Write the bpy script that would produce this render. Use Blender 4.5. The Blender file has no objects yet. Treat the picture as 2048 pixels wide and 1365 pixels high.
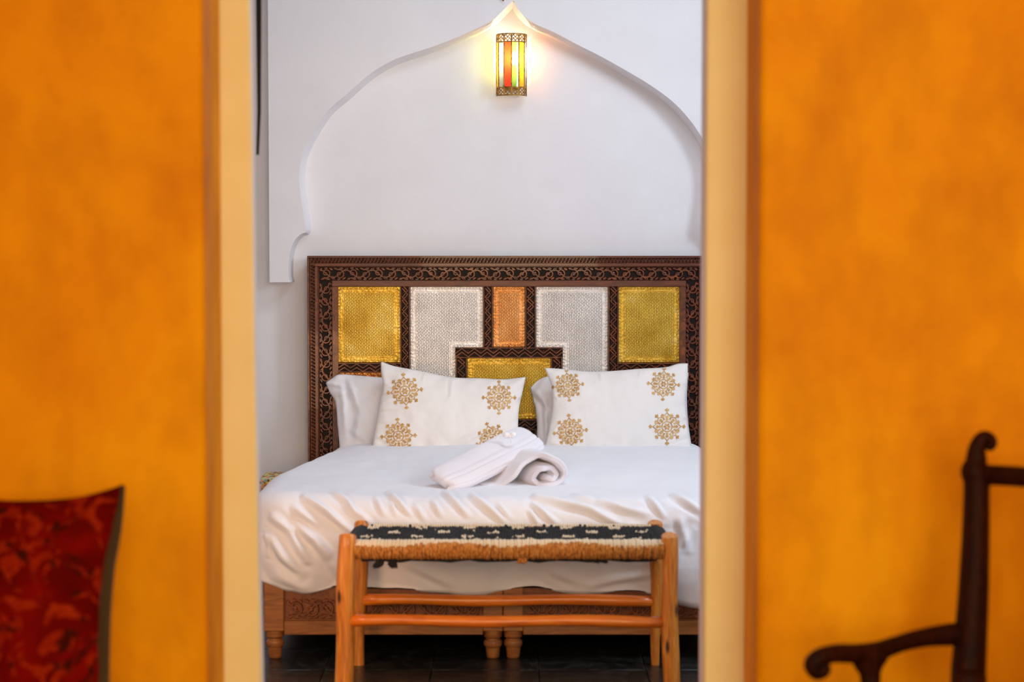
import bpy, math, random
import numpy as np
from mathutils import Vector, noise
from mathutils.bvhtree import BVHTree
random.seed(7); rng = np.random.RandomState(7)
PI = math.pi
S = bpy.context.scene
COL = S.collection

# ------------------------------------------------------------------ camera
F = 4305.0; PITCH = math.radians(3.02); CAMZ = 1.65
cam = bpy.data.cameras.new('camera'); co = bpy.data.objects.new('camera', cam); COL.objects.link(co)
co.location = (0, 0, CAMZ); co.rotation_euler = (PI/2 - PITCH, 0, 0)
cam.sensor_width = 36; cam.lens = F/2048*36; cam.clip_start = .05; cam.clip_end = 100
cam.dof.use_dof = True; cam.dof.focus_distance = 9.9; cam.dof.aperture_fstop = 2.1
S.camera = co

# ------------------------------------------------------------------ world, lights, exposure
w = bpy.data.worlds.new('world'); S.world = w; w.use_nodes = True
w.node_tree.nodes['Background'].inputs[0].default_value = (.80, .88, 1, 1)
w.node_tree.nodes['Background'].inputs[1].default_value = .25

def area(name, loc, target, size, size_y, power, color):
    l = bpy.data.lights.new(name, 'AREA'); l.shape = 'RECTANGLE'; l.size = size; l.size_y = size_y
    l.energy = power; l.color = color
    o = bpy.data.objects.new(name, l); COL.objects.link(o); o.location = loc
    o.rotation_euler = (Vector(target)-Vector(loc)).to_track_quat('-Z', 'Y').to_euler()
    return o
area('bedroom_window_light', (3.25, 7.15, 2.5), (0, 9.7, 1.2), .7, 1.0, 60, (.77, .88, 1))
area('bedroom_top_fill', (.5, 8.3, 3.45), (.3, 8.6, 0), 1.4, 1.0, 25, (.77, .88, 1))  # added overhead fill for the bed top; the ceiling has no opening
area('bedroom_warm_fill', (-1.25, 6.6, .75), (.1, 8.1, .4), .5, .5, 9.5, (1, .55, .29))  # added low warm fill for bench and duvet front; no lamp stands here
area('lounge_daylight', (.7, -.5, 2.2), (0, 5.8, 1.2), 3.2, 2.0, 206, (1, .75, .44))
S.view_settings.view_transform = 'Standard'; S.view_settings.look = 'None'
S.view_settings.gamma = 1; S.view_settings.use_curve_mapping = False
S.view_settings.exposure = 0.0
S.cycles.max_bounces = 8; S.cycles.transparent_max_bounces = 12; S.cycles.sample_clamp_indirect = 6

# ------------------------------------------------------------------ helpers
CT, ST = math.cos(PITCH), math.sin(PITCH)
def at(px, py, Y):
    dx = (px-1024)/F; dy = -(py-682.5)/F
    d = (dx, CT + dy*ST, -ST + dy*CT)
    t = Y/d[1]
    return Vector((d[0]*t, Y, CAMZ + d[2]*t))
def proj(P):                                   # numpy (n,3) -> pixels of the 2048 frame
    x = P[:, 0]; y = P[:, 1]; z = P[:, 2]-CAMZ
    f = y*CT - z*ST; u = y*ST + z*CT
    return np.stack([1024+F*x/f, 682.5-F*u/f], 1)

class MB:
    def __init__(s): s.V = []; s.F = []; s.M = []; s.mi = 0
    def v(s, p): s.V.append((p[0], p[1], p[2])); return len(s.V)-1
    def f(s, *i): s.F.append(tuple(i)); s.M.append(s.mi)
    def box(s, a, b):
        x0, y0, z0 = a; x1, y1, z1 = b
        i = [s.v(p) for p in ((x0,y0,z0),(x1,y0,z0),(x1,y1,z0),(x0,y1,z0),(x0,y0,z1),(x1,y0,z1),(x1,y1,z1),(x0,y1,z1))]
        for q in ((0,3,2,1),(4,5,6,7),(0,1,5,4),(1,2,6,5),(2,3,7,6),(3,0,4,7)): s.f(*[i[k] for k in q])
    def prism(s, poly, y0, y1):                # poly in (x,z), counter-clockwise seen from the camera
        a = [s.v((x, y0, z)) for x, z in poly]; b = [s.v((x, y1, z)) for x, z in poly]; n = len(poly)
        s.f(*a); s.f(*b[::-1])
        for k in range(n): s.f(a[k], b[k], b[(k+1) % n], a[(k+1) % n])
    def tube(s, pts, rad, n=8, cap=True, squash=1, up=None, twist=0):
        pts = [Vector(p) for p in pts]; m = len(pts)
        if not hasattr(rad, '__len__'): rad = [rad]*m
        prev = None; rings = []
        for k in range(m):
            t = (pts[min(k+1, m-1)]-pts[max(k-1, 0)]).normalized()
            if prev is None:
                a = Vector(up) if up else (Vector((0, 0, 1)) if abs(t.z) < .9 else Vector((0, 1, 0)))
            else: a = prev
            a = (a - t*a.dot(t)).normalized(); prev = a; b = t.cross(a)
            r = rad[k]; ra, rb = r if hasattr(r, '__len__') else (r, r*squash)
            rings.append([s.v(pts[k] + a*(ra*math.cos(q)) + b*(rb*math.sin(q))) for q in [twist+2*PI*j/n for j in range(n)]])
        for k in range(m-1):
            for j in range(n): s.f(rings[k][j], rings[k][(j+1) % n], rings[k+1][(j+1) % n], rings[k+1][j])
        if cap: s.f(*rings[0][::-1]); s.f(*rings[-1])
        return rings
    def lathe(s, c, prof, n=24):               # prof: (radius, z)
        rings = [[s.v((c[0]+r*math.cos(2*PI*j/n), c[1]+r*math.sin(2*PI*j/n), c[2]+z)) for j in range(n)] for r, z in prof]
        for k in range(len(prof)-1):
            for j in range(n): s.f(rings[k][j], rings[k][(j+1) % n], rings[k+1][(j+1) % n], rings[k+1][j])
        s.f(*rings[0][::-1]); s.f(*rings[-1])
    def ball(s, c, r, nu=6, nv=4):
        c = Vector(c); rows = []
        top = s.v(c+Vector((0, 0, r[2]))); bot = s.v(c-Vector((0, 0, r[2])))
        for i in range(1, nv):
            a = PI*i/nv
            rows.append([s.v((c.x+r[0]*math.sin(a)*math.cos(2*PI*j/nu), c.y+r[1]*math.sin(a)*math.sin(2*PI*j/nu), c.z+r[2]*math.cos(a))) for j in range(nu)])
        for j in range(nu):
            s.f(top, rows[0][j], rows[0][(j+1) % nu]); s.f(bot, rows[-1][(j+1) % nu], rows[-1][j])
            for i in range(len(rows)-1): s.f(rows[i][j], rows[i+1][j], rows[i+1][(j+1) % nu], rows[i][(j+1) % nu])
    def ridge(s, pts, w, h, yb):               # raised line on a plane facing -Y; pts (x,z); w,h may be lists
        n = len(pts); W = w if hasattr(w, '__len__') else [w]*n; H = h if hasattr(h, '__len__') else [h]*n
        R = []
        for k in range(n):
            a = pts[max(k-1, 0)]; b = pts[min(k+1, n-1)]
            dx, dz = b[0]-a[0], b[1]-a[1]; L = math.hypot(dx, dz) or 1; nx, nz = -dz/L, dx/L
            x, z = pts[k]; hw = W[k]/2
            R.append([s.v((x+nx*hw, yb, z+nz*hw)), s.v((x+nx*hw*.45, yb-H[k], z+nz*hw*.45)), s.v((x-nx*hw*.45, yb-H[k], z-nz*hw*.45)), s.v((x-nx*hw, yb, z-nz*hw))])
        for k in range(n-1):
            for j in range(3): s.f(R[k][j], R[k+1][j], R[k+1][j+1], R[k][j+1])
        s.f(*R[0]); s.f(*R[-1][::-1])

ORG = {}
def mesh_obj(name, mb, mat, org=(0, 0, 0), smooth=35, bevel=0, seg=2):
    me = bpy.data.meshes.new(name)
    V = np.array(mb.V, dtype=float) - np.array(org, dtype=float)
    me.from_pydata(V.tolist(), [], mb.F)
    mats = mat if isinstance(mat, (list, tuple)) else [mat]
    for m in mats: me.materials.append(m)
    if len(mats) > 1: me.polygons.foreach_set('material_index', mb.M)
    if smooth:
        me.polygons.foreach_set('use_smooth', [True]*len(me.polygons))
        if smooth < 180: me.set_sharp_from_angle(angle=math.radians(smooth))
    me.update()
    o = bpy.data.objects.new(name, me); COL.objects.link(o)
    if bevel:
        b = o.modifiers.new('bevel', 'BEVEL'); b.width = bevel; b.segments = seg; b.limit_method = 'ANGLE'; b.angle_limit = math.radians(40)
    return o
def thing(name, label, cat, loc, group=None):
    o = bpy.data.objects.new(name, None); COL.objects.link(o); o.location = loc; o.empty_display_size = .1
    o['label'] = label; o['category'] = cat
    if group: o['group'] = group
    ORG[o.name] = tuple(loc); return o
def part(name, mb, mat, parent, label=None, kind=None, **k):
    org = ORG[parent.name]; o = mesh_obj(name, mb, mat, org, **k); o.parent = parent; ORG[o.name] = org
    if label: o['label'] = label
    if kind: o['kind'] = kind
    return o
def solo(name, mb, mat, label, cat, loc, group=None, **k):
    o = mesh_obj(name, mb, mat, loc, **k); o.location = loc; o['label'] = label; o['category'] = cat
    if group: o['group'] = group
    ORG[o.name] = tuple(loc); return o
def struct(name, mb, mat, **k):
    o = mesh_obj(name, mb, mat, **k); o['kind'] = 'structure'; ORG[o.name] = (0, 0, 0); return o

def catmull(P, n=8):
    P = [Vector(p) for p in P]; out = []
    for i in range(len(P)-1):
        a = P[max(i-1, 0)]; b = P[i]; c = P[i+1]; d = P[min(i+2, len(P)-1)]
        for k in range(n):
            t = k/n
            out.append(.5*((2*b)+(c-a)*t+(2*a-5*b+4*c-d)*t*t+(3*b-a-3*c+d)*t**3))
    out.append(P[-1]); return out

# ------------------------------------------------------------------ materials
def srgb(r, g, b):
    f = lambda c: (c/255/12.92) if c/255 <= .04045 else ((c/255+.055)/1.055)**2.4
    return (f(r), f(g), f(b), 1)
class N:
    def __init__(s, name, rough=.5, metal=0, base=(.8, .8, .8, 1)):
        s.m = bpy.data.materials.new(name); s.m.use_nodes = True; s.t = s.m.node_tree; s.b = s.t.nodes['Principled BSDF']
        s.b.inputs['Base Color'].default_value = base; s.b.inputs['Roughness'].default_value = rough; s.b.inputs['Metallic'].default_value = metal
        s.tc = s.t.nodes.new('ShaderNodeTexCoord'); s.h = None
    def n(s, k, **p):
        q = s.t.nodes.new('ShaderNode'+k)
        for a, v in p.items():
            if a in q.inputs: q.inputs[a].default_value = v
            else: setattr(q, a, v)
        return q
    def l(s, a, b): s.t.links.new(a, b)
    def map(s, scale=(1, 1, 1), rot=(0, 0, 0)):
        m = s.n('Mapping'); m.inputs['Scale'].default_value = scale; m.inputs['Rotation'].default_value = rot
        s.l(s.tc.outputs['Object'], m.inputs['Vector']); return m.outputs[0]
    def noise(s, scale, detail=3, vec=None, dist=0, rough=.5):
        q = s.n('TexNoise'); q.inputs['Scale'].default_value = scale; q.inputs['Detail'].default_value = detail
        q.inputs['Distortion'].default_value = dist; q.inputs['Roughness'].default_value = rough
        s.l(vec or s.tc.outputs['Object'], q.inputs['Vector']); return q.outputs['Fac']
    def ramp(s, fac, stops, interp='LINEAR'):
        r = s.n('ValToRGB'); s.l(fac, r.inputs[0]); e = r.color_ramp.elements; r.color_ramp.interpolation = interp
        while len(e) < len(stops): e.new(.5)
        for k, (p, c) in enumerate(stops): e[k].position = p; e[k].color = c
        return r.outputs[0]
    def color(s, c): s.l(c, s.b.inputs['Base Color'])
    def mixc(s, fac, a, b, mode='MIX'):
        q = s.n('Mix'); q.data_type = 'RGBA'; q.blend_type = mode
        if isinstance(fac, float): q.inputs[0].default_value = fac
        else: s.l(fac, q.inputs[0])
        for i, x in ((6, a), (7, b)):
            if isinstance(x, tuple): q.inputs[i].default_value = x
            else: s.l(x, q.inputs[i])
        return q.outputs[2]
    def math(s, op, a, b=0.0):
        q = s.n('Math'); q.operation = op
        for i, x in ((0, a), (1, b)):
            if isinstance(x, (int, float)): q.inputs[i].default_value = x
            else: s.l(x, q.inputs[i])
        return q.outputs[0]
    def bump(s, h, strength=.3, dist=.01):
        q = s.n('Bump'); q.inputs['Strength'].default_value = strength; q.inputs['Distance'].default_value = dist
        s.l(h, q.inputs['Height'])
        if s.h: s.l(s.h, q.inputs['Normal'])
        s.h = q.outputs[0]; s.l(s.h, s.b.inputs['Normal'])
        return s

def plaster(name, c1, c2, rough=.7, scale=2, bs=.15):
    m = N(name, rough)
    m.color(m.ramp(m.noise(scale, 5, rough=.6), [(.35, c1), (.65, c2)]))
    m.bump(m.noise(9, 4), bs, .02); m.bump(m.noise(1.6, 2), .3, .04)
    return m.m
white_wall = plaster('white_limewash', srgb(233, 230, 233), srgb(238, 236, 239), .75)
ochre = N('ochre_tadelakt', .6); ochre.b.inputs['Specular IOR Level'].default_value = .12
c = ochre.ramp(ochre.noise(1.5, 6, dist=.3, rough=.62), [(.28, srgb(226, 146, 0)), (.5, srgb(238, 164, 0)), (.72, srgb(248, 182, 2))])
c2 = ochre.ramp(ochre.noise(7, 5, vec=ochre.map((1, 1, .6))), [(.3, (.82, .76, .7, 1)), (.62, (1, 1, 1, 1))])
ochre.color(ochre.mixc(1.0, c, c2, 'MULTIPLY')); ochre.bump(ochre.noise(4, 5), .25, .02); ochre = ochre.m
pale_ochre = plaster('pale_ochre_render', srgb(246, 238, 178), srgb(250, 244, 190), .6, 5, .2)
ceil_m = plaster('ceiling_limewash', srgb(232, 228, 222), srgb(236, 232, 226))

def wood(name, cs, rough=.45, grain=(3, 3, .25), scale=14, coat=0, bs=.3, knots=False):
    m = N(name, rough)
    v = m.map(grain); f = m.noise(scale, 6, vec=v, dist=1.2, rough=.65)
    c = m.ramp(f, [(.3, cs[0]), (.52, cs[1]), (.72, cs[2])])
    if knots:
        k = m.n('TexVoronoi'); k.inputs['Scale'].default_value = 8.5; m.l(m.map((1.6, 1.6, .6)), k.inputs['Vector'])
        c = m.mixc(m.ramp(k.outputs['Distance'], [(.11, (1, 1, 1, 1)), (.19, (0, 0, 0, 1))]), c, srgb(60, 30, 12))
    m.color(c); m.bump(f, bs, .003); m.b.inputs['Coat Weight'].default_value = coat
    return m.m
dark_wood = wood('dark_carved_wood', [srgb(58, 22, 9), srgb(104, 46, 20), srgb(146, 74, 34)], .34, (2, 2, 2), 12, .15)
rail_wood = wood('dark_rail_wood', [srgb(62, 22, 10), srgb(98, 42, 20), srgb(122, 58, 28)], .36, (.3, 3, 3), 18, .2)
recess_wood = wood('near_black_wood', [srgb(10, 6, 5), srgb(18, 10, 7), srgb(30, 16, 9)], .5, (2, 2, 2), 20, 0)  # near-black tone for the sunken ground between the carving
for m_ in (recess_wood,): m_.node_tree.nodes['Principled BSDF'].inputs['Specular IOR Level'].default_value = .2
honey = wood('honey_pine', [srgb(164, 88, 18), srgb(212, 128, 36), srgb(236, 166, 76)], .42, (4, 4, .35), 11, .2, .3, True)
honey_rail = wood('honey_stretcher', [srgb(186, 88, 12), srgb(224, 116, 18), srgb(236, 146, 44)], .38, (.35, 4, 4), 11, .25)
bed_wood = wood('bed_base_wood', [srgb(118, 66, 24), srgb(158, 96, 40), srgb(180, 116, 56)], .5, (.4, 4, 4), 11, .1)
bed_carve = wood('bed_base_carving', [srgb(92, 44, 18), srgb(130, 70, 28), srgb(150, 88, 40)], .5, (2, 2, 2), 20)
chair_wood = wood('chair_dark_wood', [srgb(22, 6, 2), srgb(40, 12, 4), srgb(64, 20, 6)], .6, (4, 4, .5), 10, 0)

chair_wood.node_tree.nodes['Principled BSDF'].inputs['Specular IOR Level'].default_value = .12
def cloth(name, c1, c2, rough=.9, weave=600, sheen=.2, bs=.12, crumple=0):
    m = N(name, rough)
    m.color(m.ramp(m.noise(3, 3), [(.35, c1), (.65, c2)]))
    m.b.inputs['Sheen Weight'].default_value = sheen
    if crumple: m.bump(m.noise(crumple, 4, dist=.6), .25, .01)
    m.bump(m.noise(weave, 2), bs, .001)
    return m.m
duvet_m = cloth('white_percale', srgb(238, 237, 244), srgb(243, 242, 247), .85, 500, .15, .08, 14)
case_m = cloth('white_pillowcase', srgb(238, 236, 242), srgb(242, 240, 245), .85, 500, .15, .08, 12)
cushion_w = cloth('ivory_cotton', srgb(240, 234, 230), srgb(244, 238, 234), .85, 420, .2, .15, 9)
towel_m = cloth('white_terry', srgb(232, 230, 240), srgb(240, 238, 246), .95, 260, .5, .5)
gold_thread = N('gold_embroidery', .5); gold_thread.b.inputs['Sheen Weight'].default_value = .3
gold_thread.color(gold_thread.ramp(gold_thread.noise(60, 3), [(.35, srgb(186, 128, 48)), (.65, srgb(222, 178, 104))])); gold_thread.bump(gold_thread.noise(700, 2), .3, .001); gold_thread = gold_thread.m

def metal(name, cs, woven, rough=.36, mt=.6):
    m = N(name, rough, mt)
    c = m.ramp(m.noise(7, 4, dist=.5), [(.3, cs[0]), (.55, cs[1]), (.75, cs[2])])
    if woven:
        sep = m.n('SeparateXYZ'); m.l(m.map(), sep.inputs[0])
        nz = m.math('MULTIPLY', m.noise(60, 3), .0085)
        cmb = m.n('CombineXYZ'); m.l(m.math('ADD', sep.outputs[2], nz), cmb.inputs[0]); m.l(m.math('ADD', sep.outputs[0], nz), cmb.inputs[1])
        br = m.n('TexBrick'); m.l(cmb.outputs[0], br.inputs['Vector'])
        br.inputs['Scale'].default_value = 1; br.inputs['Brick Width'].default_value = .0150; br.inputs['Row Height'].default_value = .0078
        br.inputs['Mortar Size'].default_value = .0014; br.inputs['Mortar Smooth'].default_value = .8
        br.inputs['Color1'].default_value = (1, 1, 1, 1); br.inputs['Color2'].default_value = (.86, .86, .86, 1); br.inputs['Mortar'].default_value = (.36, .34, .32, 1)
        c = m.mixc(.85, c, br.outputs['Color'], 'MULTIPLY')
        m.bump(m.math('SUBTRACT', 1.0, br.outputs['Fac']), .7, .002)
        m.bump(m.noise(16, 3), .25, .006)
    else:
        vo = m.n('TexVoronoi'); vo.inputs['Scale'].default_value = 75; m.l(m.tc.outputs['Object'], vo.inputs['Vector'])
        m.bump(vo.outputs['Distance'], .55, .003); m.bump(m.noise(22, 3), .4, .006)
    m.color(c); return m.m
B3 = [srgb(204, 158, 44), srgb(232, 192, 76), srgb(246, 216, 118)]
S3 = [srgb(222, 218, 216), srgb(238, 235, 234), srgb(248, 246, 246)]
C3 = [srgb(206, 132, 66), srgb(230, 160, 92), srgb(244, 188, 124)]
MET = {'brass': (metal('brass_sheet', B3, 0), metal('brass_woven', B3, 1, .42)),
       'silver': (metal('silver_sheet', S3, 0, .42, .6), metal('silver_woven', S3, 1, .45, .6)),
       'copper': (metal('copper_sheet', C3, 0), metal('copper_woven', C3, 1, .42))}
lamp_brass = N('lantern_brass', .4, .85); lamp_brass.color(lamp_brass.ramp(lamp_brass.noise(60, 4), [(.3, srgb(92, 62, 26)), (.7, srgb(190, 146, 70))])); lamp_brass.bump(lamp_brass.noise(260, 2), .6, .002); lamp_brass = lamp_brass.m
def glass(name, col, tr):
    m = bpy.data.materials.new(name); m.use_nodes = True; t = m.node_tree; t.nodes.clear()
    o = t.nodes.new('ShaderNodeOutputMaterial'); a = t.nodes.new('ShaderNodeBsdfTransparent'); b = t.nodes.new('ShaderNodeBsdfTranslucent'); g = t.nodes.new('ShaderNodeBsdfGlossy')
    x = t.nodes.new('ShaderNodeMixShader'); y = t.nodes.new('ShaderNodeMixShader')
    a.inputs[0].default_value = col; b.inputs[0].default_value = col; g.inputs['Roughness'].default_value = .15
    x.inputs[0].default_value = 1-tr; y.inputs[0].default_value = .08
    t.links.new(a.outputs[0], x.inputs[1]); t.links.new(b.outputs[0], x.inputs[2]); t.links.new(x.outputs[0], y.inputs[1]); t.links.new(g.outputs[0], y.inputs[2])
    t.links.new(y.outputs[0], o.inputs[0]); return m
G_yellow = glass('yellow_glass', (.85, .52, .02, 1), .2); G_white = glass('frosted_glass', (.26, .30, .34, 1), .07)
G_red = glass('red_glass', (1, .05, .012, 1), .12); G_green = glass('green_glass', (.30, .62, .08, 1), .2)
bulb_m = bpy.data.materials.new('bulb_glow'); bulb_m.use_nodes = True; bb = bulb_m.node_tree.nodes['Principled BSDF']
bb.inputs['Emission Color'].default_value = (1, .78, .42, 1); bb.inputs['Emission Strength'].default_value = 195
white_plastic = N('lamp_holder_white', .5, 0, srgb(225, 215, 195)).m
dark_floor = N('black_stone', .32)
f = dark_floor.noise(3, 8, dist=2.5, rough=.7)
dark_floor.color(dark_floor.ramp(f, [(.0, (.006, .007, .007, 1)), (.488, (.010, .011, .011, 1)), (.5, (.09, .09, .08, 1)), (.512, (.010, .011, .011, 1)), (1, (.014, .016, .015, 1))]))
dark_floor.bump(dark_floor.noise(14, 3), .15, .01); dark_floor = dark_floor.m
grout = N('dark_grout', .9, 0, (.02, .02, .018, 1)).m
terracotta = plaster('terracotta_floor', srgb(120, 58, 30), srgb(140, 72, 40), .6, 8)
black_yarn = cloth('black_wool', srgb(20, 21, 24), srgb(34, 36, 42), .95, 200, .05, .5)
cream_yarn = cloth('cream_wool', srgb(222, 200, 166), srgb(236, 216, 186), .95, 200, .3, .5)
coir = N('brown_fibre', .95)
coir.color(coir.ramp(coir.noise(130, 5, vec=coir.map((1.2, .5, .5))), [(.3, srgb(140, 78, 22)), (.52, srgb(198, 128, 52)), (.72, srgb(226, 168, 96))])); coir.bump(coir.noise(260, 4), .8, .004); coir = coir.m
patch = N('patchwork_textile', .9)
vo = patch.n('TexVoronoi'); vo.inputs['Scale'].default_value = 85; patch.l(patch.map((1, 1, 1.4)), vo.inputs['Vector'])
sepc = patch.n('SeparateColor'); patch.l(vo.outputs['Color'], sepc.inputs[0])
patch.color(patch.ramp(sepc.outputs[0], [(0, srgb(232, 180, 40)), (.16, srgb(70, 64, 40)), (.28, srgb(214, 110, 36)), (.40, srgb(190, 196, 160)), (.55, srgb(234, 206, 120)), (.68, srgb(120, 60, 34)), (.78, srgb(120, 168, 160)), (.9, srgb(228, 160, 140))], 'CONSTANT'))
patch.bump(patch.noise(200, 3), .6, .004); patch = patch.m
kilim = N('red_brocade', .85)
vv = kilim.map((1, 1, 1)); n1 = kilim.noise(9, 2, vec=vv, dist=2.6); n2 = kilim.noise(5, 3, dist=.6)
k1 = kilim.ramp(n2, [(.35, srgb(80, 2, 1)), (.6, srgb(116, 6, 2))])
k2 = kilim.ramp(n1, [(.50, (0, 0, 0, 1)), (.545, (1, 1, 1, 1)), (.66, (1, 1, 1, 1)), (.70, (0, 0, 0, 1))])
k3 = kilim.ramp(kilim.noise(13, 2, dist=1.5), [(.40, srgb(52, 12, 3)), (.47, srgb(128, 28, 4)), (.7, srgb(146, 44, 8))])
kilim.color(kilim.mixc(k2, k1, k3)); kilim.b.inputs['Specular IOR Level'].default_value = .05; kilim.bump(kilim.noise(300, 2), .3, .002); kilim = kilim.m
olive = cloth('olive_velvet', srgb(52, 40, 10), srgb(64, 50, 16))
sliver_m = cloth('black_sliver', srgb(24, 18, 14), srgb(34, 24, 18))  # plain black for the unidentified sliver by the doorway
rust_metal = N('rusty_iron', .6, .3, srgb(150, 84, 30)).m

# ------------------------------------------------------------------ the setting
WY = 10.15                                     # face of the bedroom's back wall
fl = MB(); fl.box((-2.7, 6.35, -.12), (3.3, 10.4, -.012)); floor = struct('floor', fl, grout)
tm = MB(); T = .398; tm.box((0, 0, -.012), (T, T, 0))
proto = None
for i in range(15):
    for j in range(10):
        x = -2.7+i*.4+.001; y = 6.36+j*.4
        if y > 10.1 or x > 3.2: continue
        if proto is None:
            proto = part('tile', tm, dark_floor, floor, bevel=.003, seg=1); o = proto
        else:
            o = proto.copy(); COL.objects.link(o); o.parent = floor
        o.location = (x, y, rng.uniform(-.0012, .0004))
lf = MB(); lf.box((-3.2, -1.6, -.12), (3.3, 6.34, 0)); struct('floor_lounge', lf, terracotta)
b = MB(); b.box((-2.7, WY, -.1), (3.4, WY+.2, 3.5)); struct('wall_back', b, white_wall)
b = MB(); b.box((-2.7, 6.35, -.1), (-2.5, WY, 3.5)); struct('wall_left', b, white_wall)
b = MB()                                       # right wall with a window opening
b.box((3.0, 6.35, -.1), (3.2, 6.75, 3.5)); b.box((3.0, 7.85, -.1), (3.2, WY, 3.5)); b.box((3.0, 6.75, -.1), (3.2, 7.85, 1.75)); b.box((3.0, 6.75, 3.15), (3.2, 7.85, 3.5))
struct('wall_right', b, white_wall)
b = MB()
for a_, c_ in (((3.06, 6.75, 1.75), (3.12, 6.80, 3.15)), ((3.06, 7.80, 1.75), (3.12, 7.85, 3.15)), ((3.06, 6.8, 1.75), (3.12, 7.8, 1.80)), ((3.06, 6.8, 3.10), (3.12, 7.8, 3.15))): b.box(a_, c_)
struct('window_1', b, dark_wood)
b = MB(); b.box((-2.7, 6.35, 3.5), (3.4, WY+.2, 3.6)); struct('ceiling', b, ceil_m)

# the hanging keyhole arch in front of the recess
AY = 10.03
left = [(1026, 2), (1022, 5), (1010, 17), (1000, 27), (986, 39), (960, 54), (913, 75), (862, 94.5), (814, 110), (781, 123), (737, 150), (693, 189), (656, 221), (627, 264), (607, 304), (599, 341), (600, 381), (606, 421), (612.5, 465)]
lcor = [(612.5, 465), (606, 467), (600, 470), (590, 480), (582, 497), (578, 520), (577, 550), (580, 565)]
right = [(1027, 2), (1030, 5), (1038, 20), (1051, 35), (1072, 49), (1102, 62), (1130, 76), (1160, 92), (1200, 112), (1250, 140), (1300, 170), (1346, 204), (1382, 243), (1408, 283), (1424, 318), (1431, 350), (1430, 385), (1424, 425), (1417, 465)]
rcor = [(1417, 465), (1424, 467), (1430, 470), (1440, 480), (1448, 497), (1452, 520), (1453, 550), (1450, 565)]
def w2(p): q = at(p[0], p[1], AY); return (q.x, q.z)
def cm2(P, n): return [(p.x, p.y) for p in catmull([(a, b, 0) for a, b in P], n)]
prof = [w2(p) for p in cm2(lcor, 5)[::-1]] + [w2(p) for p in cm2(left, 5)[::-1][1:]] + [w2(p) for p in cm2(right, 5)[1:]] + [w2(p) for p in cm2(rcor, 5)[1:]]
zl = w2((540, 565))[1]; xl = w2((537.5, 300))[0]; xr = w2((1492, 300))[0]
# front face as vertical strips so the concave outline stays clean
b = MB(); n = len(prof)
apex = max(range(n), key=lambda k: prof[k][1])
poly = [(xl, zl), (xl, 3.48), (prof[apex][0], 3.48)] + [prof[k] for k in range(apex, -1, -1)]
poly2 = [(prof[apex][0], 3.48), (xr, 3.48), (xr, zl)] + [prof[k] for k in range(n-1, apex-1, -1)]
def slab(b, P):
    a = [b.v((x, AY, z)) for x, z in P]; c = [b.v((x, WY-.001, z)) for x, z in P]
    b.f(*a[::-1]) ; b.f(*c)
    return a, c
pa = [(xl, zl), (xl, 3.48), (xr, 3.48), (xr, zl)] + prof[::-1]
pin = []
for k in range(len(prof)):
    (xa_, za_), (xb_, zb_) = prof[max(k-1, 0)], prof[min(k+1, len(prof)-1)]; L_ = math.hypot(xb_-xa_, zb_-za_); s_ = .020 if prof[k][1] > w2((600, 465))[1] else .012
    pin.append((prof[k][0]+(zb_-za_)/L_*s_, prof[k][1]-(xb_-xa_)/L_*s_))
pc = pa[:4]+pin[::-1]
a = [b.v((x, AY, z)) for x, z in pa]; c = [b.v((x, WY+.02, z)) for x, z in pc]
m_ = len(pa)
for k in range(m_): b.f(a[k], a[(k+1) % m_], c[(k+1) % m_], c[k])
b.f(*a[::-1]); b.f(*c)
arch = struct('wall_arch', b, white_wall, smooth=40)

# ochre partition wall with the doorway and its pale frame
LX, RX = at(410, 682, 5.8).x, at(1518, 682, 5.8).x
b = MB()
b.box((-3.2, 5.8, 0), (LX, 6.15, 3.3)); struct('wall_front_left', b, ochre, bevel=.02, seg=3)
b = MB(); b.box((RX, 5.8, 0), (3.3, 6.15, 3.3)); struct('wall_front_right', b, ochre, bevel=.02, seg=3)
b = MB(); b.box((LX, 5.8, 2.75), (RX, 6.15, 3.3)); struct('wall_front_lintel', b, ochre)
b = MB(); fx0, fx1 = at(511, 682, 6.16).x, at(1411, 682, 6.16).x
FX = lambda z: at(np.interp(z, [.3, 1.25, 2.3], [518, 509, 502]), 682, 6.16).x
fxb, fxm, fxt = FX(.3)+.006, FX(1.25), FX(2.7)
b.prism([(-3.2, 0), (fxb, 0), (fxm, 1.25), (fxt, 2.7), (fxt, 3.5), (-3.2, 3.5)], 6.15, 6.185)
b.box((fx1, 6.15, 0), (3.3, 6.21, 3.5)); b.box((fxt, 6.15, 2.7), (fx1, 6.21, 3.5))
struct('door_1', b, pale_ochre, bevel=.006, seg=2)
for nm, x0, x1, y0, y1 in (('wall_lounge_left', -3.4, -3.2, -1.6, 6.15), ('wall_lounge_right', 3.3, 3.5, -1.6, 6.15)):
    b = MB(); b.box((x0, y0, 0), (x1, y1, 3.3)); struct(nm, b, ochre)
b = MB(); b.box((-3.4, -1.6, 3.3), (3.5, 6.15, 3.4)); struct('ceiling_lounge', b, ceil_m)
# white inner lining of the door reveal, bedroom side
b = MB(); b.prism([(-2.69, 0), (fxb-.003, 0), (fxm-.003, 1.25), (fxt-.003, 2.7), (fxt-.003, 3.5), (-2.69, 3.5)], 6.186, 6.25); struct('trim_1', b, white_wall)
b = MB(); b.box((fx1+.003, 6.211, 0), (2.99, 6.36, 3.5)); struct('trim_2', b, white_wall)

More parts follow.
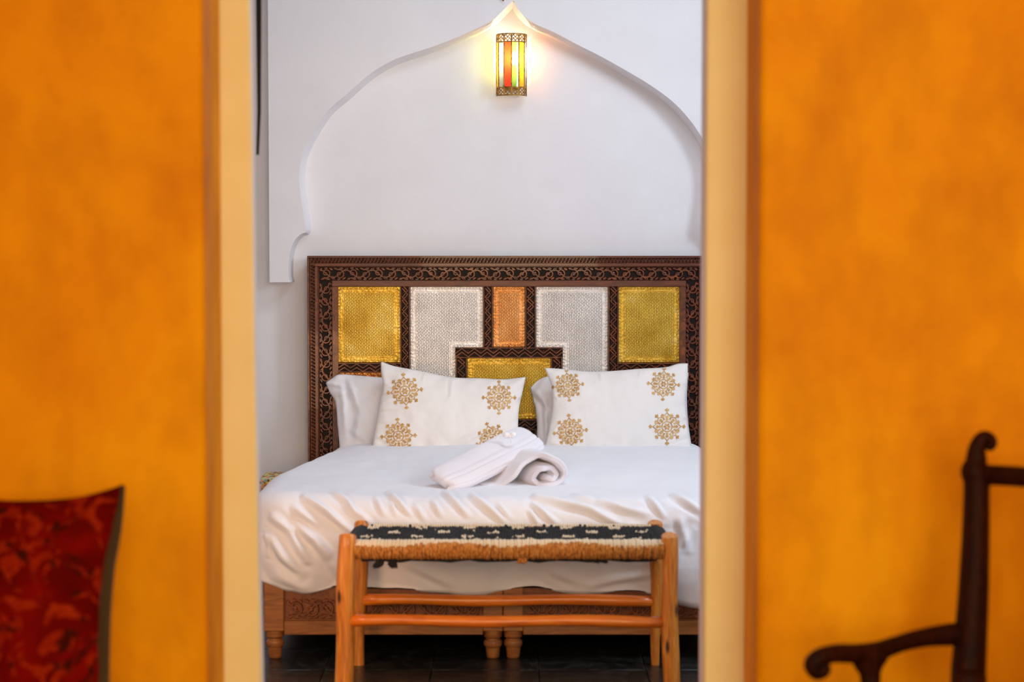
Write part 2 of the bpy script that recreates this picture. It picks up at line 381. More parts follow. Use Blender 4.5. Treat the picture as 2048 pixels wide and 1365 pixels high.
# ------------------------------------------------------------------ headboard
HY = 10.05
def hb(px, py): q = at(px, py, HY); return (q.x, q.z)
hx0, hz1 = hb(615, 512.5); hx1 = hb(1421, 512)[0]; hz0 = hb(1000, 1045)[1]
HB = thing('headboard', 'dark carved wooden headboard with brass, silver and copper panels against the white wall', 'headboard', ((hx0+hx1)/2, 10.1, 0))
def X(px): return hb(px, 600)[0]
def Z(py): return hb(1024, py)[1]
def rect(b, x0, z1, x1, z0, y0, y1): b.box((X(x0), y0, Z(z0)), (X(x1), y1, Z(z1)))
b = MB(); b.box((hx0+.01, 10.085, .02), (hx1-.01, 10.135, hz1-.01)); part('backing_board', b, recess_wood, HB)
def scroll(b, s0, s1, mapf, W, yb, dirn=1):
    """vine scrollwork along s in [s0,s1]; W = band width (m); mapf(s,t)->(x,z)"""
    L = abs(s1-s0); nb = max(1, round(L/.060)); P = L/nb
    # wavy stem
    k = nb*8; pts = []
    for i in range(k+1):
        s = i/k*L; pts.append(mapf(s0+dirn*s, .30*W*math.cos(PI*s/P)))
    b.ridge(pts, .0125, .011, yb)
    for q in range(nb):
        cs = (q+.5)*P; sg = 1 if q % 2 == 0 else -1
        jit = rng.uniform(-.003, .003)
        # curl
        pts = []; ws = []
        for i in range(17):
            u = i/16; a = sg*(-PI*.65 + u*PI*2.35); r = W*.42*(1-u*.72)
            pts.append(mapf(s0+dirn*(cs+jit+r*math.cos(a)*.95), sg*W*.05+r*math.sin(a))); ws.append(.0125*(1-u*.3))
        b.ridge(pts, ws, .012, yb)
        # berry and leaves
        x, z = mapf(s0+dirn*(cs+jit), sg*W*.05); b.ball((x, yb-.004, z), (.0085, .009, .0085), 6, 4)
        for (ds, dt, an, ll) in ((-.46, .34*sg, .9*sg, .022), (.46, -.36*sg, 2.4*sg, .020), (.34, .38*sg, -.5*sg, .018), (-.28, -.40*sg, .3*sg, .020), (.12, -.42*sg, 0, .020), (-.05, .44*sg, .1, .016)):
            c0 = cs+ds*P; t0 = dt*W; pp = []; ww = []
            for i in range(5):
                u = i/4-.5; pp.append(mapf(s0+dirn*min(max(c0+u*ll*math.cos(an), .003), L-.003), max(-.46*W, min(.46*W, t0+u*ll*math.sin(an))))); ww.append(.005+.013*math.sin(PI*i/4))
            b.ridge(pp, ww, .009, yb)
def rope(b, p0, p1, w, yb):
    L = math.hypot(p1[0]-p0[0], p1[1]-p0[1]); n = int(L/.0165); dx = (p1[0]-p0[0])/L; dz = (p1[1]-p0[1])/L
    for i in range(n):
        c = (i+.5)*L/n; x = p0[0]+dx*c; z = p0[1]+dz*c; h = w/2; e = .0068
        pp = [(x+dx*e*u-dz*h*u, z+dz*e*u+dx*h*u) for u in (-1, -.5, 0, .5, 1)]
        b.ridge(pp, [.004, .0095, .0115, .0095, .004], [.002, .008, .010, .008, .002], yb)
def side(name, horiz, edge):
    """one side of the frame; edge: 'top','left','right','bottom'"""
    pl = MB(); fy = 10.052
    def bar(a, c, y):                          # offsets from outside in px
        if edge == 'top': rect(pl, 615+a, 512+a, 1421-a, 512+c, y, 10.09)
        if edge == 'left': rect(pl, 615+a, 512+c, 615+c, 1045-c, y, 10.09)
        if edge == 'right': rect(pl, 1421-c, 512+c, 1421-a, 1045-c, y, 10.09)
        if edge == 'bottom': rect(pl, 615+a, 1045-c, 1421-a, 1045-a, y, 10.09)
    bar(0, 4.2, 10.038); bar(4.2, 14.5, 10.064); bar(14.5, 21, 10.044); bar(21, 23, 10.056); bar(23, 49, 10.066); bar(49, 61.5, 10.046)
    o = part(name, pl, rail_wood if horiz else dark_wood, HB, bevel=.0015, seg=1)
    ro = MB(); sc = MB()
    if edge == 'top':
        rope(ro, (X(622), Z(521.5)), (X(1414), Z(521.5)), .019, 10.064)
        z0 = Z(512+36); scroll(sc, X(640), X(1396), lambda s, t: (s, z0+t), Z(536)-Z(561), 10.066)
    elif edge == 'bottom':
        rope(ro, (X(622), Z(1035.5)), (X(1414), Z(1035.5)), .019, 10.064)
        z0 = Z(1045-36); scroll(sc, X(640), X(1396), lambda s, t: (s, z0+t), Z(536)-Z(561), 10.066)
    elif edge == 'left':
        rope(ro, (X(625.2), Z(530)), (X(625.2), Z(1028)), .019, 10.064)
        x0 = X(615+36); scroll(sc, Z(566), Z(990), lambda s, t: (x0+t, s), Z(536)-Z(561), 10.066, -1)
    else:
        rope(ro, (X(1411), Z(530)), (X(1411), Z(1028)), .019, 10.064)
        x0 = X(1421-36); scroll(sc, Z(566), Z(990), lambda s, t: (x0+t, s), Z(536)-Z(561), 10.066, -1)
    part('rope_moulding', ro, dark_wood, o, kind='stuff'); part('carved_scrollwork', sc, dark_wood, o, kind='stuff')
    fl = MB()                                  # near-black ground under the carving
    if edge in ('top', 'bottom'):
        a0, a1 = (535.5, 561) if edge == 'top' else (996, 1021.5); rect(fl, 638, a0, 1398, a1, 10.0655, 10.07)
    else:
        c0, c1 = (638.5, 663.5) if edge == 'left' else (1372.5, 1397.5); rect(fl, c0, 561.1, c1, 995.9, 10.0655, 10.07)
    part('carving_ground', fl, recess_wood, o)
side('frame_rail', True, 'top'); side('frame_rail', True, 'bottom'); side('frame_stile', False, 'left'); side('frame_stile', False, 'right')
def zig(x0, y0, x1, y1):
    """strip of incised zigzag between pixel corners"""
    b = MB(); rect(b, x0, y0, x1, y1, 10.058, 10.09)
    vert = (y1-y0) > (x1-x0)
    ax, az, bx, bz = X(x0), Z(y0), X(x1), Z(y1)
    e = .0035; o = part('zigzag_strip', b, recess_wood, HB)
    r = MB()
    if vert:
        r.ridge([(ax+e, az), (ax+e, bz)], .008, .010, 10.058); r.ridge([(bx-e, az), (bx-e, bz)], .008, .010, 10.058)
        L = az-bz; n = max(2, round(L/.029)); cx = (ax+bx)/2; hw = (bx-ax)/2-.011
        for off in (-.0084, .0084):
            r.ridge([(cx+(hw if i % 2 else -hw), az-L*i/n+off) for i in range(n+1)], .0112, .009, 10.058)
        for i in range(n):
            s = 1 if i % 2 else -1; r.ball((cx+s*hw*.45*-1, 10.058, az-L*(i+0)/n), (.004, .006, .004), 5, 4)
    else:
        r.ridge([(ax, az-e), (bx, az-e)], .008, .010, 10.058); r.ridge([(ax, bz+e), (bx, bz+e)], .008, .010, 10.058)
        L = bx-ax; n = max(2, round(L/.029)); cz = (az+bz)/2; hw = (az-bz)/2-.011
        for off in (-.0084, .0084):
            r.ridge([(ax+L*i/n+off*0, cz+off+(hw if i % 2 else -hw)*.75) for i in range(n+1)], .0112, .009, 10.058)
        for i in range(n): r.ball((ax+L*i/n, 10.058, cz-(hw*.5 if i % 2 else -hw*.5)), (.004, .006, .004), 5, 4)
    part('zigzag_carving', r, dark_wood, o, kind='stuff')
MID = 778
def mir(y): return 2*MID-y
for (x0, y0, x1, y1) in ((800, 573.5, 820, mir(573.5)), (1216.5, 573.5, 1237.5, mir(573.5)), (966, 573.5, 986, 695), (1050, 573.5, 1072, 695),
                         (966, mir(695), 986, mir(573.5)), (1050, mir(695), 1072, mir(573.5)),
                         (675.5, 726, 800, 746), (1237.5, 726, 1360, 746), (675.5, mir(746), 800, mir(726)), (1237.5, mir(746), 1360, mir(726)),
                         (911, 695, 1125, 717), (911, mir(717), 1125, mir(695)), (911, 717, 934, mir(717)), (1102, 717, 1125, mir(717))):
    zig(x0, y0, x1, y1)
def inset(poly, d):                            # px polygon of axis-aligned edges, clockwise on screen
    out = []; n = len(poly)
    for k in range(n):
        p, c, q = poly[k-1], poly[k], poly[(k+1) % n]
        v1 = (np.sign(c[0]-p[0]), np.sign(c[1]-p[1])); v2 = (np.sign(q[0]-c[0]), np.sign(q[1]-c[1]))
        n1 = (-v1[1], v1[0]); n2 = (-v2[1], v2[0])
        out.append((c[0]+d*(n1[0]+n2[0]), c[1]+d*(n1[1]+n2[1])))
    return out
def mpanel(poly, kind):
    ms, mw = MET[kind]; b = MB()
    b.prism([(X(x), Z(y)) for x, y in poly][::-1], 10.068, 10.088)
    # punched scallops round the rim and a bead round the field
    n = len(poly); ip = inset(poly, 3.6)
    for k in range(n):
        (xa, ya), (xb, yb_) = ip[k], ip[(k+1) % n]; L = math.hypot(xb-xa, yb_-ya); m = max(1, int(L/6))
        for i in range(m):
            u = (i+.5)/m; x = X(xa+(xb-xa)*u); z = Z(ya+(yb_-ya)*u); b.ball((x, 10.068, z), (.0058, .0042, .0058), 6, 4)
    for d in (9.5,):
        q = inset(poly, d); q = q+[q[0]]
        for k in range(n): b.ridge([(X(q[k][0]), Z(q[k][1])), (X(q[k+1][0]), Z(q[k+1][1]))], .004, .0025, 10.068)
    o = part('metal_panel', b, ms, HB, label=kind+' panel with a hammered field')
    f_ = MB(); f_.prism([(X(x), Z(y)) for x, y in inset(poly, 11.5)][::-1], 10.065, 10.07); part('hammered_field', f_, mw, o)
def rp(x0, y0, x1, y1): return [(x0, y0), (x1, y0), (x1, y1), (x0, y1)]
mpanel(rp(676, 574.5, 799, 725), 'brass'); mpanel(rp(1238.5, 574.5, 1359, 725), 'brass')
mpanel([(821, 574.5), (965, 574.5), (965, 695), (910, 695), (910, mir(695)), (965, mir(695)), (965, mir(574.5)), (821, mir(574.5))], 'silver')
mpanel([(1073, 574.5), (1215.5, 574.5), (1215.5, mir(574.5)), (1073, mir(574.5)), (1073, mir(695)), (1126, mir(695)), (1126, 695), (1073, 695)], 'silver')
mpanel(rp(987, 574.5, 1049, 694), 'copper'); mpanel(rp(987, mir(694), 1049, mir(574.5)), 'copper')
mpanel(rp(676, 747, 799, 809), 'copper'); mpanel(rp(1238.5, 747, 1359, 809), 'copper')
mpanel(rp(676, mir(725), 799, mir(574.5)), 'brass'); mpanel(rp(1238.5, mir(725), 1359, mir(574.5)), 'brass')
mpanel(rp(935, 718, 1101, mir(718)), 'brass')
for lx in (hx0+.05, hx1-.05):
    b = MB(); b.box((lx-.04, 10.06, 0), (lx+.04, 10.12, hz0+.02)); part('leg', b, dark_wood, HB)

# ------------------------------------------------------------------ wall lantern
q = at(1023, 192, WY); cx = q.x; z0 = at(1023, 191, 10.05).z; z1 = at(1023, 66, 10.05).z
LR = .069; cy = WY-.035
LT = thing('wall_lantern', 'lit half-round brass wall lantern with coloured glass strips under the arch tip', 'lamp', (cx, WY, z0))
def P(a, r, z): return (cx+r*math.cos(a), cy-r*math.sin(a), z)
def band(b, za, zb, th=.003, a0=0, a1=PI, n=24):
    R = []
    for i in range(n+1):
        a = a0+(a1-a0)*i/n; R.append([b.v(P(a, LR, za)), b.v(P(a, LR, zb)), b.v(P(a, LR-th, zb)), b.v(P(a, LR-th, za))])
    for i in range(n):
        for j in range(4): b.f(R[i][j], R[i+1][j], R[i+1][(j+1) % 4], R[i][(j+1) % 4])
    b.f(*R[0]); b.f(*R[-1][::-1])
def strut(b, a0, za, a1, zb, w=.0022):
    b.tube([P(a0+(a1-a0)*u/3, LR, za+(zb-za)*u/3) for u in range(4)], w, 5)
def pierced(zb_, zt_):
    b = MB(); h = zt_-zb_
    band(b, zb_, zb_+h*.14); band(b, zt_-h*.14, zt_)
    band(b, zb_+h*.47, zb_+h*.53)
    n = 12
    for r_ in range(2):
        za = zb_+h*(.14+.39*r_); zc = za+h*.33
        for i in range(n):
            a = PI*i/n; strut(b, a, za, a+PI/n/2, zc); strut(b, a+PI/n/2, zc, a+PI/n, za)
    return b
H = z1-z0; zb1 = z0+H*.145; zt0 = z1-H*.145
part('pierced_band', pierced(zt0, z1), lamp_brass, LT); part('pierced_band', pierced(z0, zb1), lamp_brass, LT)
b = MB()
for i in range(7):
    a = PI*i/6 if 0 < i < 6 else (.01 if i == 0 else PI-.01); strut(b, a, z0, a, z1, .0033)
for zz in (z0, z1): pass
part('came', b, lamp_brass, LT)
# order from the viewer's left
for i, g in enumerate((G_yellow, G_white, G_red, G_green, G_yellow, G_white)):
    a1 = PI-PI*i/6-.002; a0 = a1-PI/6+.004
    b = MB(); nn = 4; R = []
    for k in range(nn+1):
        a = a0+(a1-a0)*k/nn; R.append([b.v(P(a, LR-.001, zb1)), b.v(P(a, LR-.001, zt0))])
    for k in range(nn): b.f(R[k][0], R[k][1], R[k+1][1], R[k+1][0])
    part('glass_pane', b, g, LT, label=('yellow', 'clear', 'red', 'green', 'yellow', 'clear')[i]+' glass pane')
for s_, g, nm in ((-1, glass('side_green_glass', (.80, .95, .22, 1), .93), 'green'), (1, glass('side_red_glass', (1, .50, .28, 1), .93), 'red')):
    b = MB(); x = cx+s_*LR; i_ = [b.v(p) for p in ((x, WY-.006, zb1), (x, cy-.002, zb1), (x, cy-.002, zt0), (x, WY-.006, zt0))]; b.f(*i_)
    part('glass_pane', b, g, LT, label=nm+' glass side pane next to the wall')
b = MB(); zbul = at(1023, 128, 10.05).z
b.lathe((cx+.012, cy-.006, zbul-.075), [(.014, 0), (.014, .06), (.010, .062), (.010, .075)], 12); part('lamp_holder', b, white_plastic, LT)
b = MB(); b.lathe((cx+.012, cy-.006, zbul), [(.007, 0), (.0135, .010), (.016, .022), (.0135, .038), (.006, .056), (.001, .064)], 16); part('light_bulb', b, bulb_m, LT)
b = MB(); b.box((cx-.03, WY-.006, z0+.03), (cx+.03, WY, z0+.09)); b.tube([(cx+.012, WY-.003, z0+.06), (cx+.012, cy-.006, z0+.06), (cx+.012, cy-.006, zbul-.07)], .004, 6); part('wall_bracket', b, lamp_brass, LT)
for a in (0.02, PI-.02):
    for z in (z0+.02, z1-.02):
        b = MB(); b.tube([P(a, LR, z), (P(a, LR, 0)[0], WY-.001, z)], .0025, 5); part('wall_stay', b, lamp_brass, LT)
# little rusty hook above the arch
q = at(1006.5, 2.5, AY); b = MB(); b.tube([(q.x, AY+.004, q.z+.05), (q.x, AY-.012, q.z+.045), (q.x, AY-.014, q.z+.01), (q.x, AY-.012, q.z)], .0042, 8)
solo('wall_hook', b, rust_metal, 'tiny rusty iron hook on the white wall just above the arch tip', 'hook', (q.x, AY, q.z))

# ------------------------------------------------------------------ bed bases
BY = 8.15
def bx(px): return at(px, 1250, BY).x
def bz(py): return at(1024, py, BY).z
def foot(b, x, y):
    z = bz(1264)
    k = z/.115
    b.lathe((x, y, 0), [(.020, 0), (.024, .004), (.028*1, .045*k), (.034, .052*k), (.036, .062*k), (.033, .073*k), (.027, .077*k), (.026, .081*k), (.034, .088*k), (.036, .100*k), (.0365, z+.001)], 20)
def bed_base(x0, x1, label):
    t = thing('bed_base', label, 'bed', ((x0+x1)/2, 9.05, 0), 'the two bed bases pushed together')
    y1 = 10.02; pw = .076; zt = .33
    for (x, y) in ((x0+pw/2, BY+pw/2), (x1-pw/2, BY+pw/2), (x0+pw/2, y1-pw/2), (x1-pw/2, y1-pw/2)):
        b = MB(); b.box((x-pw/2, y-pw/2, bz(1264)), (x+pw/2, y+pw/2, zt)); p = part('corner_post', b, bed_wood, t, bevel=.004)
        b = MB(); foot(b, x, y); part('turned_foot', b, bed_wood, p, smooth=30)
    b = MB(); b.box((x0+pw, BY+.006, bz(1271)), (x1-pw, BY+.05, bz(1243.5))); part('front_rail', b, bed_wood, t, bevel=.002)
    b = MB(); b.box((x0+pw, BY+.020, bz(1243.5)), (x1-pw, BY+.05, zt)); p = part('carved_panel', b, bed_carve, t)
    sc = MB(); zc = (bz(1240)+bz(1200))/2
    scroll(sc, x0+pw+.01, x1-pw-.01, lambda s, u: (s, zc+u), .075, BY+.020); part('carved_scrollwork', sc, bed_carve, p, kind='stuff')
    b = MB(); b.ridge([(x0+pw, bz(1241.5)), (x1-pw, bz(1241.5))], .006, .008, BY+.020); part('panel_bead', b, bed_wood, p)
    for x in (x0+.01, x1-.04):
        b = MB(); b.box((x, BY+pw, bz(1271)), (x+.03, y1-pw, zt)); part('side_rail', b, bed_wood, t)
    b = MB(); b.box((x0+.02, BY+.06, zt-.03), (x1-.02, y1-.02, zt)); part('platform', b, bed_wood, t)
    return t
bed_base(bx(528), bx(1005.6), 'left-hand carved wooden bed base on turned feet under the white duvet')
bed_base(bx(1006.6), bx(1484), 'right-hand carved wooden bed base on turned feet behind the bench')
# mattress
b = MB(); b.box((-.90, 8.23, .331), (.82, 9.92, .555)); solo('mattress', b, case_m, 'white mattress lying on the two bed bases beneath the duvet', 'mattress', (0, 9.1, .331), bevel=.05, seg=4)

# ------------------------------------------------------------------ duvet
NP = 760
def contour(hx0_, hx1_, y0, y1, r, n):
    """rounded rectangle sampled evenly, starting at back middle going left, front, right"""
    pts = []
    def arc(cx_, cy_, a0, a1, m=24):
        for i in range(m): a = a0+(a1-a0)*i/m; pts.append((cx_+r*math.cos(a), cy_+r*math.sin(a)))
    pts.append((0, y1)); arc(hx0_+r, y1-r, PI/2, PI); arc(hx0_+r, y0+r, PI, 1.5*PI); arc(hx1_-r, y0+r, 1.5*PI, 2*PI); arc(hx1_-r, y1-r, 0, PI/2)
    pts.append((0, y1)); p = np.array(pts); d = np.r_[0, np.cumsum(np.hypot(*np.diff(p, axis=0).T))]
    s = np.linspace(0, d[-1], n, endpoint=False)
    return np.stack([np.interp(s, d, p[:, 0]), np.interp(s, d, p[:, 1])], 1), s
DX0, DX1, DY0, DY1 = -1.02, .905, 8.125, 10.0
C0, sarc = contour(DX0, DX1, DY0, DY1, .16, NP)
ctr = np.array([(DX0+DX1)/2, 9.0])
Nn = np.roll(C0, -1, 0)-np.roll(C0, 1, 0); Nn /= np.linalg.norm(Nn, axis=1)[:, None]; Nn = np.stack([-Nn[:, 1], Nn[:, 0]], 1)   # outward?
if ((C0-ctr)*Nn).sum() < 0: Nn = -Nn
ZT = .665; RR = .115; RV = .105
rows = []
med = np.stack([np.clip(C0[:, 0], -.06, .0), np.clip(C0[:, 1], 8.85, 9.2)], 1)
Cin = C0-Nn*RR
for i in range(46):                            # top, from the middle outwards
    u = i/46; xy = med*(1-u)+Cin*u; rows.append(np.c_[xy, np.full(NP, ZT)])
for i in range(22):                            # roll over the edge
    a = i/22*PI/2; xy = C0-Nn*(RR*(1-math.sin(a))); rows.append(np.c_[xy, np.full(NP, ZT-RV*(1-math.cos(a)))])
front = np.clip((8.30-C0[:, 1])/.2, 0, 1)       # 1 along the front
hem_px = np.interp(C0[:, 0], [-1.0, -.93, -.86, -.80, -.74, -.68, -.60, -.3, 0, .3, .55, .66, .75, .9], [1150, 1170, 1188, 1196, 1194, 1185, 1190, 1189, 1191, 1192, 1196, 1214, 1228, 1230])
hem = front*(1.65-(hem_px-455)/ (F/8.11)) + (1-front)*(.29+.02*np.sin(sarc*7))
z_s = ZT-RV
for i in range(64):
    u = i/63
    fl_ = .020*math.sin(u*PI*.9) - .010*max(0, u-.6)/.4
    xy = C0+Nn*(fl_-(.05*max(0, u-.5)**1.5/.35)*(1-front)[:, None]); rows.append(np.c_[xy, z_s+(hem-z_s)*u])
for k, (o_, dz) in enumerate(((-.042, -.012), (-.062, -.012), (-.075, .0), (-.08, .03), (-.08, .10))):   # turned hem
    rows.append(np.c_[C0+Nn*o_, hem+dz])
rows.append(np.c_[C0-Nn*.08, np.full(NP, .50)]); rows.append(np.c_[C0-Nn*.09, np.full(NP, .545)]); rows.append(np.c_[C0-Nn*.12, np.full(NP, .558)]); rows.append(np.c_[C0*.5+med*.5, np.full(NP, .558)]); rows.append(np.c_[med, np.full(NP, .558)])
G = np.stack(rows); R_, _, _ = G.shape
def gnormals(G):
    du = np.roll(G, -1, 1)-np.roll(G, 1, 1); dv = np.gradient(G, axis=0); n = np.cross(du, dv); l = np.linalg.norm(n, axis=2)[..., None]; l[l == 0] = 1
    n = n/l
    if n[30, :, 2].mean() < 0: n = -n
    return n
nrm = gnormals(G); nrm[:46] = (0, 0, 1); inner_n = 5*NP
P3 = G.reshape(-1, 3)
def sines(P, freqs, seed, stretch=(1, 1, 1)):
    r = np.random.RandomState(seed); out = np.zeros(len(P)); Q = P*np.array(stretch)
    for f_ in freqs:
        for _ in range(5):
            d = r.normal(size=3); d /= np.linalg.norm(d); out += np.sin(Q@d*f_+r.uniform(0, 6.28)+1.5*np.sin(Q@np.roll(d, 1)*f_*.6+r.uniform(0, 6)))/5/(f_/freqs[0])**.9
    return out
zz = P3[:, 2]; yy = P3[:, 1]; xx = P3[:, 0]
crown = np.where(zz > ZT-.01, 1, 0)
disp = .006*sines(P3, [9, 19, 37], 3) + .0022*sines(P3, [30, 55, 90], 23, (1, .5, 1))
# soft slump of the top towards the head end left corner, plump middle
top = np.clip((zz-.5)/.15, 0, 1)
dz = top*(-.035*np.clip((-.62-xx)/.36, 0, 1)**1.5*np.clip((yy-8.6)/1.2, 0, 1) + .006*np.cos(xx*1.7)) - np.clip((zz-.42)/.15, 0, 1)*.047*np.clip((9.55-yy)/1.15, 0, 1.15)*np.clip(1.35+xx, .45, 1)
pxy = proj(P3+np.c_[np.zeros((len(P3), 2)), dz])
strokes = [  # folds: points, half-width (px), height (m)
 ([(595, 1054), (627, 1079), (655, 1108)], 11, .026), ([(548, 1036), (578, 1060), (612, 1122)], 10, .024), ([(540, 1072), (565, 1112), (602, 1150)], 10, .024),
 ([(610, 996), (655, 1024), (702, 1064)], 8, .026), ([(588, 1016), (632, 1050)], 7, .016), ([(668, 985), (694, 1001), (711, 1032)], 6, .018), ([(752, 995), (767, 1028)], 5, .013),
 ([(778, 985), (820, 1028)], 5, .017), ([(782, 997), (791, 1030)], 4, .010), ([(866, 1004), (882, 1031)], 5, .014), ([(890, 985), (936, 1032)], 6, .016), ([(945, 994), (1010, 1043)], 7, .018),
 ([(530, 1062), (539, 1112)], 5, .014), ([(1070, 994), (1179, 1019), (1236, 1047)], 7, .022), ([(998, 1012), (1021, 1038)], 5, .013), ([(1066, 1009), (1112, 1046)], 6, .017), ([(1060, 1022), (1080, 1054)], 5, .012),
 ([(1200, 1002), (1249, 1019), (1292, 1028)], 7, .018), ([(1297, 996), (1327, 1033)], 6, .018), ([(1350, 994), (1405, 1025)], 7, .020), ([(1150, 990), (1200, 1004)], 6, .010), ([(1240, 1048), (1320, 1066)], 8, .010),
 ([(700, 1010), (740, 1048)], 7, .012), ([(640, 1096), (690, 1160)], 12, .014), ([(560, 1150), (620, 1180)], 12, .014), ([(830, 1010), (850, 1040)], 6, .010), ([(1360, 1040), (1375, 1100)], 9, .014), ([(1385, 1060), (1345, 1130)], 9, .012),
 ([(820, 1130), (900, 1165)], 10, .008), ([(1180, 1170), (1300, 1150)], 9, .010), ([(1100, 1140), (1160, 1165)], 10, .007)]
vis = (nrm.reshape(-1, 3)*(np.array([0, 0, CAMZ])-P3)).sum(1) > -.15
vis &= (yy < 8.75)
for pts, wd, hgt in strokes:
    best = np.full(len(P3), 1e9); tt = np.zeros(len(P3)); pts = np.array(pts, float)
    seg = np.linalg.norm(np.diff(pts, axis=0), axis=1); tot = seg.sum(); acc = 0
    sgn = np.zeros(len(P3))
    for k in range(len(pts)-1):
        a_, b_ = pts[k], pts[k+1]; d_ = b_-a_; u = np.clip(((pxy-a_)@d_)/(d_@d_), 0, 1); q_ = a_+u[:, None]*d_
        dist = np.linalg.norm(pxy-q_, axis=1); m_ = dist < best
        best[m_] = dist[m_]; tt[m_] = (acc+u[m_]*seg[k])/tot
        cr = (d_[0]*(pxy[:, 1]-a_[1])-d_[1]*(pxy[:, 0]-a_[0])); sgn[m_] = np.sign(cr[m_]); acc += seg[k]
    env = np.sin(PI*np.clip(.12+.80*tt, 0, 1))**.8
    r_ = best/wd
    prof_ = np.exp(-r_**2*1.4) - .45*np.exp(-((r_-1.5)*1.6)**2)*np.where(sgn > 0, 1.0, .55)
    disp += np.where(vis, prof_*hgt*env, 0)
# vertical billows lower down the hanging parts
hang = np.clip((ZT-RV-zz)/.2, 0, 1)
disp += hang*(.014*np.sin(np.tile(sarc, R_)*11+2*np.sin(np.tile(sarc, R_)*3.1)+zz*5) + .006*sines(P3, [24, 41], 11, (1, 1, .5)))
disp[-inner_n:] = 0; dz[-inner_n:] = 0
P3n = P3+nrm.reshape(-1, 3)*disp[:, None]; P3n[:, 2] += dz
outer = np.arange(len(P3)) < (R_-10)*NP
fr_m = outer & (np.tile(C0[:, 1], R_) < 8.16)
P3n[:, 1] = np.where(fr_m & (zz < .50), np.minimum(P3n[:, 1], 8.139), P3n[:, 1])
P3n[:, 0] += np.where(xx < -.6, .14*np.clip((yy-8.8)/.95, 0, 1)*np.clip((-.6-xx)/.35, 0, 1), 0)*(np.arange(len(P3)) < (R_-5)*NP)
P3n[:, 2] = np.where(zz < .3, np.maximum(P3n[:, 2], .17), P3n[:, 2])
mb = MB(); mb.V = [tuple(p) for p in P3n]
for i in range(R_-1):
    o_ = i*NP
    for j in range(NP): j2 = (j+1) % NP; mb.F.append((o_+j, o_+j2, o_+NP+j2, o_+NP+j))
mb.M = [0]*len(mb.F)
solo('duvet', mb, duvet_m, 'rumpled white duvet spread over the bed and hanging over its foot', 'duvet', (0, 9.0, .5), smooth=180)

# ------------------------------------------------------------------ pillows
def pillow(name, label, top, right_, bottom, left_, Yt, Yb, T, mat, seed, crease=.004, group=None, nu=110, nv=76, flange=0, creases=()):
    """edges are pixel curves: top left->right, right top->bottom, bottom left->right, left top->bottom"""
    cache = {}
    def cur(pts, t):
        if id(pts) in cache:
            dk, k = cache[id(pts)]; return np.array([np.interp(t, dk, k[:, 0]), np.interp(t, dk, k[:, 1])])
        k = np.array([(v.x, v.y) for v in catmull([(a, b, 0) for a, b in pts], 10)]); dk = np.r_[0, np.cumsum(np.linalg.norm(np.diff(k, axis=0), axis=1))]; dk /= dk[-1]; cache[id(pts)] = (dk, k)
        return np.array([np.interp(t, dk, k[:, 0]), np.interp(t, dk, k[:, 1])])
    mb = MB(); idx = {}
    c00, c10, c01, c11 = map(np.array, (top[0], top[-1], bottom[0], bottom[-1]))
    sheets = []
    for sidx, sg in enumerate((1, -1)):
        grid = []
        for j in range(nv+1):
            v = j/nv; row = []
            for i in range(nu+1):
                u = i/nu
                p = (1-v)*cur(top, u)+v*cur(bottom, u)+(1-u)*cur(left_, v)+u*cur(right_, v)-((1-u)*(1-v)*c00+u*(1-v)*c10+(1-u)*v*c01+u*v*c11)
                Y = Yt+(Yb-Yt)*v
                q = at(p[0], p[1], Y)
                uu = 2*u-1; v2 = 2*v-1
                h = (max(0, (1-abs(uu)**2.4))*max(0, (1-abs(v2)**2.4)))**.5
                if flange: 
                    e = min(1-abs(uu), (1-abs(v2))); h *= min(1, max(0, (e-flange))/.12)**.7
                edge = (1-h)
                n_ = noise.fractal(Vector((q.x*9+seed, q.z*9, seed)), 1, 2, 3)*crease*1.6
                n_ += crease*edge*1.2*math.sin(u*41+seed+3*math.sin(v*9))*(1 if min(v, 1-v) < .25 else 0)*max(0, h)**.3
                n_ += crease*edge*1.2*math.sin(v*33+seed*2+2*math.sin(u*7))*(1 if min(u, 1-u) < .2 else 0)*max(0, h)**.3
                if sg > 0:
                    for (ax_, ay_, bx_, by_, cw, chh) in creases:
                        vx, vy = bx_-ax_, by_-ay_; tt_ = ((p[0]-ax_)*vx+(p[1]-ay_)*vy)/(vx*vx+vy*vy)
                        if -.1 < tt_ < 1.1:
                            dd = (vx*(p[1]-ay_)-vy*(p[0]-ax_))/math.hypot(vx, vy)/cw
                            n_ += chh*(math.exp(-dd*dd)-.6*math.exp(-(dd-1.7)**2))*math.sin(PI*min(1, max(0, (tt_+.1)/1.2)))
                d = sg*(T*h) + (n_ if 0 < i < nu and 0 < j < nv else 0)
                lean = Vector((0, -1, .18)).normalized()
                row.append(q+lean*d)
            grid.append(row)
        sheets.append(grid)
    ids = [[[None]*(nu+1) for _ in range(nv+1)] for _ in range(2)]
    for s in range(2):
        for j in range(nv+1):
            for i in range(nu+1):
                bd = i in (0, nu) or j in (0, nv)
                if s == 1 and bd: ids[1][j][i] = ids[0][j][i]
                else: ids[s][j][i] = mb.v(sheets[s][j][i])
    for s in range(2):
        for j in range(nv):
            for i in range(nu):
                q = (ids[s][j][i], ids[s][j+1][i], ids[s][j+1][i+1], ids[s][j][i+1])
                if s: mb.mi = 1 if isinstance(mat, list) else 0
                else: mb.mi = 0
                mb.f(*(q if s == 0 else q[::-1]))
    c = at((c01[0]+c11[0])/2, c01[1], Yb)
    return mb, (c.x, c.y, c.z)

